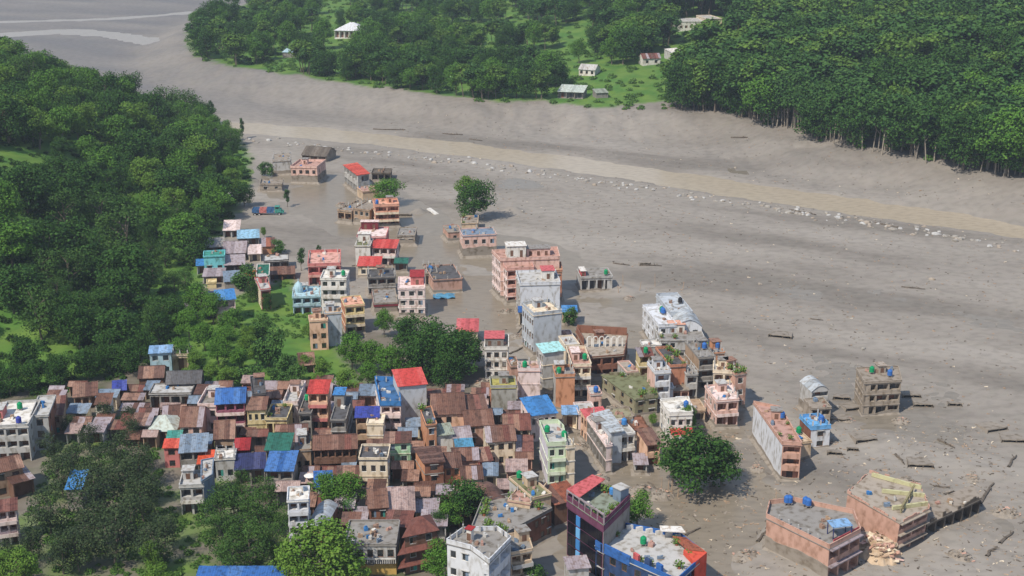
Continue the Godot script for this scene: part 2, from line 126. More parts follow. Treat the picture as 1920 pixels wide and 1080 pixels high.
	["slate grey house with a long side wall by the trees","house","house",[-71.4,-289.1,-69.7,-292.5,-71.2,-301.4,-73.7,-300.2],8.4,3,"bluegrey","flat","lgrey","n,n,n,n",{}],
	["grey house with two small black windows and a white slab","house","house",[-71.9,-306.2,-67.3,-306.8,-67.9,-312.0,-72.6,-311.4],6.0,1,"lgrey","flat","white","w2,w1,n,n",{}],
	["house under a navy blue sagging sheet roof","house","house",[-66.6,-303.7,-59.7,-304.6,-60.5,-311.0,-67.4,-310.1],4.8,1,"grey","shed","navy","v2,n,n,n",{}],
	["small shop with a dark red sheet awning","shed","shed",[-68.3,-312.3,-65.0,-312.7,-65.4,-317.5,-68.8,-317.1],6.0,1,"maroon","shed","redd","v1,n,n,n",{}],
	["house under a smooth bright blue sheet roof below green roof","house","house",[-58.2,-298.1,-51.9,-298.1,-51.9,-306.1,-58.2,-306.1],7.2,2,"grey","shed","blue","v2,n,n,n",{}],
	["house under a flat dark green sheet roof","house","house",[-59.6,-306.6,-54.0,-306.6,-54.0,-313.6,-59.6,-313.6],8.64,2,"grey","shed","greenr","v2,n,n,n",{}],
	["small grey house with a cabin and tiny twin windows","house","house",[-53.4,-311.1,-49.5,-311.7,-50.8,-320.6,-54.8,-320.0],6.0,1,"tan","flat","grey","w2,n,n,n",{'cabin':[0.5,0.6,0.5,0.4,2.2,'lgrey','lgrey']}],
	["house with a bulging brown tile roof beside the green sheet","house","house",[-55.2,-315.2,-50.9,-315.8,-52.7,-327.4,-56.9,-326.8],6.0,2,"grey","gable","rustd","w1,n,n,n",{}],
	["white five floor house with rounded balconies and red posts","house","house",[-49.0,-273.3,-44.6,-273.8,-45.3,-280.3,-49.8,-279.8],11.4,4,"bwhite","flat","white","v2,w3,n,n",{'bal':1,'band':'bwhite'}],
	["grey metal barrel roofed hall with a dark front window","house","hall",[-45.3,-271.2,-41.0,-270.7,-39.5,-282.6,-43.8,-282.6],6.0,1,"brickd","vaultp","silver","v1,n,n,n",{}],
	["small house under a bright blue roof near the white umbrella","house","house",[-45.9,-293.0,-42.1,-293.5,-43.0,-299.5,-46.8,-299.0],5.4,1,"lgrey","shed","blue","n,n,n,n",{}],
	["wide flat roofed house with a white balustrade and yellow wall","house","house",[-35.4,-261.4,-24.6,-261.4,-24.6,-271.9,-35.4,-271.9],7.2,2,"lgrey","flat","grey","w5,n,n,n",{'par':0.4,'parcol':'grey','clut':14,'bal':1,'band':'dgrey','rail':'white','base':'yellowd'}],
	["light corrugated tin roof between the cream and brown houses","house","house",[-27.8,-279.5,-22.0,-280.0,-22.8,-288.9,-28.6,-288.4],6.0,2,"brown","shed","tin","n,n,n,n",{}],
	["plain brown tile roof in front of light corrugated tin","house","house",[-27.8,-272.9,-22.5,-272.4,-22.0,-277.8,-27.3,-278.3],6.0,1,"brown","shed","rustr","n,n,n,n",{}],
	["old brown house with three tiers of sloping tile eaves","house","house",[-22.6,-261.4,-16.0,-264.4,-18.1,-270.8,-21.2,-269.3],9.6,3,"brown","hip","rustr","w2,w3,n,n",{'eaves':1}],
	["shaded red brown narrow house behind the round bush","house","house",[-31.9,-279.0,-27.9,-279.5,-28.8,-286.1,-32.8,-285.6],7.2,2,"brickd","shed","brown","w2,n,n,n",{}],
	["large white corner house with a red cabin on its roof","house","house",[-13.3,-253.5,-8.3,-251.0,-4.6,-245.4,-0.3,-254.6,-3.1,-259.0,-10.2,-258.5],12.0,3,"bwhite","flat","grey","w2,n,v2,n,n,n",{'par':0.9,'cols':1,'cabin':[0.6,0.55,0.2,0.2,2.4,'white','redd'],'clut':4}],
	["grey beige house with open balconies beside the white corner house","house","house",[-0.2,-255.1,4.2,-256.9,3.2,-264.1,-1.1,-262.9],8.4,3,"beige","flat","grey","v2,n,n,n",{'par':0.6,'band':'lgrey','bal':1}],
	["long grey concrete building with a dark shaded window front","house","building",[-8.6,-270.6,-1.6,-267.2,8.8,-278.8,3.1,-287.3,-6.6,-283.3],6.6,2,"grey","flat","grey","n,w8,n,n,n",{'par':0.5,'plants':10,'clut':8,'mud':1.0}],
	["tan house with plain walls above the round dark tree","house","house",[-0.8,-280.9,4.0,-279.1,7.9,-289.4,3.0,-291.2],7.8,2,"beige","flat","pinkd","n,n,n,n",{'cols':1}],
	["grey flat roofed house with a moss edge behind tan house","house","house",[4.7,-280.2,8.8,-282.3,3.5,-292.7,-0.6,-290.6],8.4,2,"beige","flat","moss","w1,w2,n,n",{'par':0.5,'clut':5}],
	["hut with a rounded brown awning beside the tan house","house","house",[-5.8,-282.9,-0.6,-285.0,-3.6,-292.2,-8.7,-290.1],6.0,1,"pink","vault","rustd","v1,n,n,n",{}],
	["low house under a plain brown orange sheet roof","house","house",[9.7,-283.1,15.6,-286.1,12.5,-292.3,6.6,-289.4],6.0,1,"brown","shed","rusto","n,n,n,n",{}],
	["purple building with a dark glass front and cyan strip","house","building",[12.0,-270.7,19.1,-259.5,25.4,-271.2,17.7,-277.7],13.2,4,"purple","flat","greyg","n,w2,n,n",{'hero':'purple','plants':9,'par':1.0}],
	["blue walled rooftop restaurant with a red orange corner","house","building",[17.7,-261.4,24.4,-254.2,33.0,-246.0,40.1,-256.4,35.9,-264.7,23.1,-269.9],7.2,2,"navyb","flat","lgrey","w3,w3,v2,n,n,n",{'hero':'blue','par':1.0,'parcol':'blue','plants':9,'clut':6}],
	["small blue roofed annex beside the purple building","shed","shed",[11.7,-255.2,16.0,-256.0,15.2,-259.6,11.0,-258.7],5.4,1,"lgrey","shed","greyp","n,n,n,n",{}],
	["boat shaped brick building with a blue canopy and tanks","house","building",[55.8,-272.7,66.3,-258.2,74.5,-265.4,75.0,-274.2,63.4,-280.6,57.7,-279.3],7.8,2,"brickp","flat","grey","n,v3,n,n,n,n",{'hero':'ship','par':1.0,'mud':3.8,'mudskip':1}],
	["half collapsed pink brick building with pale yellow roof beams","ruined_house","ruin",[75.3,-282.9,83.7,-270.1,91.9,-276.9,92.9,-287.2,82.7,-293.3],8.4,3,"brickp","flat","mudl","n,v2,n,n,n",{'hero':'collapse','mud':1.2,'mudskip':1}],
	["mud plastered four floor building with two rooftop tanks","house","building",[94.9,-346.4,105.1,-347.9,106.9,-358.2,95.1,-356.9],9.6,3,"mudw","flat","mud","v3,n,n,v3",{'band':'mudl','mud':1.2,'par':0.4,'cabin':[0.6,0.75,0.2,0.25,1.8,'mudl','mudl']}],
	["mud streaked white tower house with a round roof canopy","house","house",[80.5,-345.5,85.5,-346.6,83.9,-353.9,78.9,-352.8],7.8,3,"lgrey","vault","silver","v1,n,n,n",{'mud':2.9}],
	["small white house with a bright blue rooftop and wall tank","house","house",[76.4,-325.3,81.5,-326.3,80.1,-333.7,75.0,-332.7],5.52,2,"bwhite","flat","lblueb","w1,n,n,n",{'parcol':'lblueb','par':0.8,'mud':0.7}],
	["long white blank walled row house with red brown end floors","house","building",[65.5,-307.3,69.9,-306.7,68.8,-328.9,62.7,-332.4],9.6,3,"brickp","flat","pinkd","v1,n,n,n",{'leftcol':'bwhite','mud':1.2,'par':0.7,'plants':4}],
	["low beige house at the end of the long white row","house","house",[71.5,-318.1,75.2,-319.1,73.2,-326.8,69.5,-325.8],4.8,1,"beige","flat","beige","n,n,n,n",{'mud':1.2}],
	["grey mud terrace house behind the small blue house","ruined_house","ruin",[79.3,-338.8,84.5,-339.5,83.7,-345.7,78.5,-345.0],5.4,2,"mudl","flat","mud","v2,n,n,n",{'mud':1.2}],
	["white flat roofed house stranded alone in the mud","house","house",[23.8,-454.2,34.6,-455.4,33.5,-464.6,22.8,-463.4],4.8,1,"lgrey","flat","grey","v4,v1,n,n",{'par':0.5,'mud':1.0,'cabin':[0.1,0.5,0.14,0.5,1.6,'redp','white']}],
	["small pink house under a rounded blue awning","house","house",[16.3,-421.2,20.7,-421.2,20.7,-425.5,16.3,-425.5],4.2,1,"pink","shed","blueb","w2,n,n,n",{}],
	["little blue roofed stall against the pale street block","shed","shed",[2.2,-417.7,4.6,-417.7,4.6,-421.3,2.2,-421.3],5.4,1,"cream","shed","blue","v1,n,n,n",{}],
	["cyan house with two dark windows above blue lean-to sheets","house","house",[-110.0,-473.5,-102.8,-474.8,-104.0,-481.5,-111.2,-480.2],6.6,1,"lcyan","flat","teal","w2,n,n,n",{}],
	["blue sheet lean-to in front of the cyan house","shed","shed",[-112.7,-473.6,-103.3,-475.5,-104.3,-480.4,-113.7,-478.5],3.6,1,"lgrey","shed","blueb","v3,n,n,n",{}],
	["white grey shop shed with clutter under the blue lean-to","shed","shed",[-108.1,-462.5,-101.1,-463.1,-101.6,-469.1,-108.6,-468.5],3.12,1,"lgrey","shed","greyp","v2,n,n,n",{}],
	["grey tin shed beside the flooded road, widest of its cluster","shed","shed",[-106.5,-489.5,-98.4,-490.2,-99.3,-501.3,-107.4,-500.7],3.6,1,"grey","gable","greyp","v2,n,n,n",{}],
	["grey tin shed against the cyan house wall","shed","shed",[-102.9,-474.2,-96.1,-475.5,-97.5,-483.3,-104.3,-482.0],3.6,1,"dgrey","shed","greyp","v2,n,n,n",{}],
	["low grey shed with a white edge near the orange hut","shed","shed",[-114.0,-496.5,-107.7,-497.9,-109.5,-505.7,-115.8,-504.3],3.6,1,"grey","shed","grey","v2,n,n,n",{}],
	["pale tin shed behind the yellow low wall","shed","shed",[-99.2,-455.7,-94.1,-456.9,-95.9,-464.5,-101.0,-463.3],3.36,1,"grey","shed","bluegrey","n,n,n,n",{}],
	["white roofed shed by the flooded road","shed","shed",[-112.5,-520.8,-106.6,-521.6,-107.8,-530.7,-113.7,-530.0],3.36,1,"lgrey","shed","pinkw","v2,n,n,n",{}],
	["shed with a white and sky blue roof by the mud","shed","shed",[-104.8,-509.5,-97.1,-511.0,-98.4,-518.2,-106.1,-516.7],3.36,1,"grey","shed","skyw","v2,n,n,n",{}],
	["tiny orange and white hut beside a dark bush","shed","shed",[-93.4,-497.9,-89.1,-498.6,-90.3,-505.8,-94.6,-505.0],3.6,1,"orange","shed","rusto","n,n,n,n",{}],
	["cream sided hut between grey sheds and dark bush","shed","shed",[-96.8,-488.2,-92.6,-488.9,-93.8,-496.3,-98.0,-495.6],3.6,1,"cream","shed","pinkw","v1,n,n,n",{}],
	["dark ruined stall full of scrap beside the garden","ruined_house","ruin",[-89.2,-476.7,-80.5,-478.0,-81.8,-486.0,-90.4,-484.7],3.84,1,"dgrey","flat","lgrey","v3,n,n,n",{}],
	["low tumbledown shed under a brown board roof by the garden","shed","shed",[-85.3,-465.9,-76.9,-467.1,-77.7,-473.0,-86.2,-471.7],2.64,1,"brown","shed","brown","v2,n,n,n",{}],
	["small orange shrine like hut beside the leafy bush","house","hut",[-92.7,-460.2,-89.3,-460.8,-90.3,-466.8,-93.7,-466.2],3.84,1,"orange","hip","orangeT","n,n,n,n",{}],
	["white and green small house behind the narrow pink house","house","house",[-87.5,-452.8,-83.4,-453.4,-85.4,-466.8,-89.5,-466.1],6.0,2,"white","flat","greenr","w1,n,n,n",{}],
	["narrow pink house with a long cream side wall","house","house",[-82.8,-434.0,-79.8,-435.1,-83.2,-447.9,-86.9,-446.7],7.2,2,"pinkr","flat","lgrey","v1,n,n,n",{'leftcol':'cream'}],
	["pale blue house with a small blue dome at its corner","house","house",[-71.7,-429.8,-62.7,-430.9,-64.0,-441.0,-72.9,-439.9],6.0,2,"lblue","flat","lblue","v3,n,n,n",{'band':'bluegrey','dome':[0.2,0.6,'lblue']}],
	["white four storey house with three windows across each floor","house","house",[-62.4,-430.5,-54.1,-430.5,-54.1,-439.2,-62.4,-439.2],12.0,4,"white","flat","white","w3,w2,n,n",{'band':'white','bal':1,'par':0.5}],
	["tall narrow house with a blank slate grey wall","house","house",[-57.1,-399.6,-52.2,-400.6,-53.3,-406.1,-58.2,-405.1],10.8,3,"bgrey","flat","beige","n,n,n,n",{}],
	["pale pink house with paired black windows beside the slate wall","house","house",[-61.3,-396.2,-56.0,-397.1,-57.0,-402.0,-62.2,-401.1],9.6,3,"peach","flat","beige","w2,w2,n,n",{}],
	["yellow house with a brown top floor in the flood","house","house",[-52.2,-410.1,-46.3,-411.7,-48.6,-420.4,-54.5,-418.8],9.6,3,"yellow","flat","salmon","v2,w2,n,n",{'bal':1,'band':'cream','mud':1.2}],
	["red pink house with a cluttered roof terrace by the flood","house","house",[-70.9,-460.7,-59.9,-461.9,-61.7,-478.1,-72.7,-476.9],7.2,2,"pinkr","flat","pinks","v3,w2,n,w2",{'par':0.9,'bal':1,'band':'pinks','clut':4}],
	["pink house under two bright blue roofs below the road","house","house",[-94.5,-420.5,-88.9,-422.1,-90.8,-428.8,-96.4,-427.2],8.4,2,"pinkw","shed","blueb","v1,w2,n,n",{'bal':1}],
	["navy roofed wing beside the two bright blue roofs","shed","shed",[-99.0,-425.8,-95.9,-426.4,-96.8,-432.1,-100.0,-431.6],6.6,1,"dgrey","shed","navy","n,n,n,n",{}],
	["dark hut with a black roof at the wood edge","shed","shed",[-105.8,-425.4,-101.7,-426.5,-103.9,-434.6,-108.0,-433.5],4.2,1,"navy","gable","dgrey","w1,n,n,n",{}],
	["low pale yellow garden wall hut by the courtyard","shed","shed",[-105.7,-457.0,-102.6,-457.6,-103.3,-461.1,-106.4,-460.5],2.16,1,"yellow","flat","yellow","n,n,n,n",{}],
	["rust roofed hut in the garden below the pink house","shed","shed",[-61.8,-376.6,-57.7,-377.5,-59.4,-385.7,-63.5,-384.8],3.36,1,"tan","gable","rustp","v1,n,n,n",{}],
	["white pavilion with hipped roof and columns across the river","house","house",[-127.1,-1000.3,-105.9,-997.5,-103.4,-1015.9,-124.7,-1018.7],5.4,1,"white","hip","bwhite","v6,n,n,n",{'e':9.6}],
	["long low white building among far trees","house","building",[108.1,-933.8,128.0,-936.4,125.8,-953.6,105.8,-951.0],5.4,1,"white","flat","lgrey","w6,n,n,n",{'e':16.8}],
	["short cream building at the end of the long white one","house","building",[130.8,-935.6,140.5,-938.2,135.1,-958.0,125.5,-955.4],4.8,1,"cream","flat","lgrey","w2,n,n,n",{'e':16.8}],
	["far hut with a dull red roof in a green clearing","house","house",[78.8,-836.1,89.6,-838.2,87.9,-847.3,77.1,-845.3],4.08,1,"white","gable","rustr","w2,n,n,n",{'e':12.0}],
	["far small white roofed hut beside a field","house","house",[98.4,-847.3,106.0,-851.4,101.4,-860.1,93.7,-856.0],3.6,1,"lgrey","shed","white","n,n,n,n",{'e':12.0}],
	["grey green shed at the far bank edge with pale roof","shed","shed",[25.4,-764.0,39.2,-760.7,41.9,-772.1,28.2,-775.4],3.84,1,"grey","shed","tent","v3,n,n,n",{'e':9.6}],
	["second pale shed half hidden by bushes at the far bank edge","shed","shed",[46.6,-761.4,53.2,-763.0,51.5,-769.6,44.9,-767.9],3.12,1,"grey","shed","greyg","n,n,n,n",{'e':9.6}],
	["far white walled farmhouse in a terrace field","house","house",[39.5,-819.0,48.7,-815.2,52.4,-824.2,43.1,-828.0],3.6,1,"white","gable","lgrey","w3,n,n,n",{'e':10.8}],
	["far house with a white roof high in the forest","house","house",[264.8,-922.4,280.1,-934.3,271.7,-945.2,256.3,-933.4],4.8,1,"lgrey","shed","white","w2,n,n,n",{'e':36.0}],
	["far shed with a pale tin roof under the peninsula trees","shed","shed",[-150.2,-910.8,-140.8,-908.5,-139.0,-915.8,-148.4,-918.1],3.6,1,"grey","shed","lblue","n,n,n,n",{'e':9.6}],
	["long mud coated ruin with a black underside beyond the collapsed building","ruined_house","ruin",[92.4,-277.3,108.3,-289.6,108.3,-295.9,93.3,-285.6],4.08,1,"mudd","flat","mud","v6,n,n,n",{'stub':1,'par':0.5}],  # dark wall colour carries the shade side of the mud coated ruin
	["pale grey flat roofed shop below the small blue tin roof","house","house",[17.7,-336.6,22.2,-337.3,21.1,-344.5,16.6,-343.8],4.8,1,"pinkw","flat","lgrey","w2,n,n,n",{}],
	["low brown mud brick yard behind the orange cream house","ruined_house","ruin",[31.8,-331.8,35.6,-332.5,34.3,-339.8,30.5,-339.1],2.64,1,"brown","flat","brickd","n,n,n,n",{'stub':1}],
	["dark edged low ruin between mossy roof and metal roof","ruined_house","ruin",[27.0,-336.8,31.8,-337.1,31.3,-343.7,26.5,-343.4],3.36,1,"mudl","flat","mossw","v2,n,n,n",{'stub':1,'mud':0.7}],
	["small white hut with a blue door near pink verandas","house","hut",[45.2,-341.6,48.0,-342.0,47.2,-348.0,44.4,-347.7],4.8,1,"bwhite","flat","white","v1,n,n,n",{'mud':0.7}],
	["beige low house between the white hut and pink verandas","house","house",[48.4,-341.5,51.6,-341.9,50.8,-349.0,47.6,-348.7],3.6,1,"beige","flat","tan","v1,n,n,n",{'mud':1.2}],
	["small pink and white house beside the bare blue grey block","house","house",[15.2,-393.8,18.7,-394.3,17.8,-401.1,14.3,-400.7],4.8,1,"pinkw","flat","pinkd","w1,n,n,n",{'mud':1.0}],
	["hut under a flat white slab beside the narrow yellow house","house","hut",[38.9,-385.8,44.4,-386.2,44.0,-391.0,38.5,-390.5],5.4,1,"lgrey","flat","white","w2,n,n,n",{'mud':1.0}],
	["roofless tan ruin with leaning columns beside salmon house","ruined_house","ruin",[-70.8,-544.4,-64.9,-541.9,-58.1,-557.8,-64.0,-560.3],4.8,1,"tan","flat","mud","v2,n,n,n",{'stub':1,'cols':1,'mud':1.7}],
	["mud brown box house squeezed behind the white three storey house","house","house",[-0.3,-367.3,2.1,-367.8,0.9,-375.1,-1.6,-374.7],6.0,1,"brickp","flat","mudd","n,n,n,n",{'mud':1.0}],
	["cream corner house with flat roof behind the orange plaster wall","house","house",[15.6,-381.4,19.8,-382.3,18.1,-390.0,14.0,-389.1],7.2,2,"cream","flat","lgrey","w2,n,n,n",{'mud':1.0}],
	["pink two floor house wedged beside the brown brick ruin","house","house",[32.4,-363.2,35.5,-364.0,33.4,-371.9,30.3,-371.1],6.0,2,"pink","flat","mudl","v1,n,n,n",{'mud':1.2}],
	["grey two floor house between the brick garden and tan wall","house","house",[48.5,-358.2,51.6,-358.6,50.7,-365.3,47.7,-364.9],7.2,2,"lgrey","flat","grey","v1,n,n,n",{'mud':1.2}],
	["low mud filled house in front of the brick garden house","ruined_house","ruin",[44.6,-356.1,49.1,-356.5,48.6,-362.2,44.1,-361.8],3.6,1,"brickp","flat","mud","v2,n,n,n",{'mud':1.2,'stub':1}],
]
const TANKS := [
	[-54.0,9.0,-537.8,"blue","salmon three storey house with two windows on each floor"],
	[4.5,13.8,-451.9,"black","long pale pink apartment house with a street front of windows"],
	[20.4,9.6,-363.4,"green","cream house with stacked white balconies and a cluttered pink terrace"],
	[12.8,9.6,-352.8,"green","house with a blank orange plaster wall and green rooftop tank"],
	[3.5,10.8,-354.3,"green","pale pink tower house with a blank wall and rooftop tank"],
	[46.5,8.4,-407.5,"green","white house with green and blue tanks at the flood edge"],
	[46.7,8.4,-406.7,"blue","white house with green and blue tanks at the flood edge"],
	[46.9,8.4,-406.1,"blue","white house with green and blue tanks at the flood edge"],
	[53.3,8.4,-416.4,"black","pale blue grey block behind the silvery vaulted roof"],
	[38.8,6.6,-376.4,"green","narrow yellow house under a brown rusted shed roof"],
	[54.8,10.2,-370.4,"blue","narrow tan house with tall blank wall and grey open floors"],
	[59.6,7.8,-377.3,"blue","orange plastered house with a blue tank at its corner"],
	[45.3,7.8,-333.5,"blue","white house with a red awning behind the big round tree"],
	[28.3,7.8,-322.1,"blueb","white house with stacked balconies beside the grey metal roof"],
	[22.9,4.8,-350.9,"blue","small pinkish house with a blue door behind the street"],
	[8.6,10.56,-311.4,"green","tall pale green house with a hexagonal roof terrace"],
	[12.7,9.84,-309.8,"green","cream house with a ladder of balconies on its right side"],
	[-54.4,6.6,-341.0,"green","cluttered grey shop house between the pink and cream houses"],
	[-126.1,9.6,-328.2,"green","white and grey house with two tanks on a wide terrace"],
	[-123.3,9.6,-319.1,"bluev","white and grey house with two tanks on a wide terrace"],
	[1.7,8.4,-290.4,"green","grey flat roofed house with a moss edge behind tan house"],
	[21.8,13.2,-272.4,"blueb","purple building with a dark glass front and cyan strip"],
	[27.7,7.2,-261.3,"green","blue walled rooftop restaurant with a red orange corner"],
	[61.3,7.8,-279.1,"blue","boat shaped brick building with a blue canopy and tanks"],
	[61.9,7.8,-279.1,"blue","boat shaped brick building with a blue canopy and tanks"],
	[65.3,7.8,-278.4,"blue","boat shaped brick building with a blue canopy and tanks"],
	[65.8,7.8,-277.7,"blue","boat shaped brick building with a blue canopy and tanks"],
	[98.4,9.6,-353.4,"green","mud plastered four floor building with two rooftop tanks"],
	[102.7,9.6,-351.0,"blue","mud plastered four floor building with two rooftop tanks"],
	[79.8,5.52,-329.4,"blue","small white house with a bright blue rooftop and wall tank"],
	[68.1,9.6,-322.3,"blue","long white blank walled row house with red brown end floors"],
	[72.9,4.8,-323.7,"green","low beige house at the end of the long white row"],
	[32.5,4.8,-457.5,"green","white flat roofed house stranded alone in the mud"],
	[-55.3,12.0,-433.6,"green","white four storey house with three windows across each floor"],
]
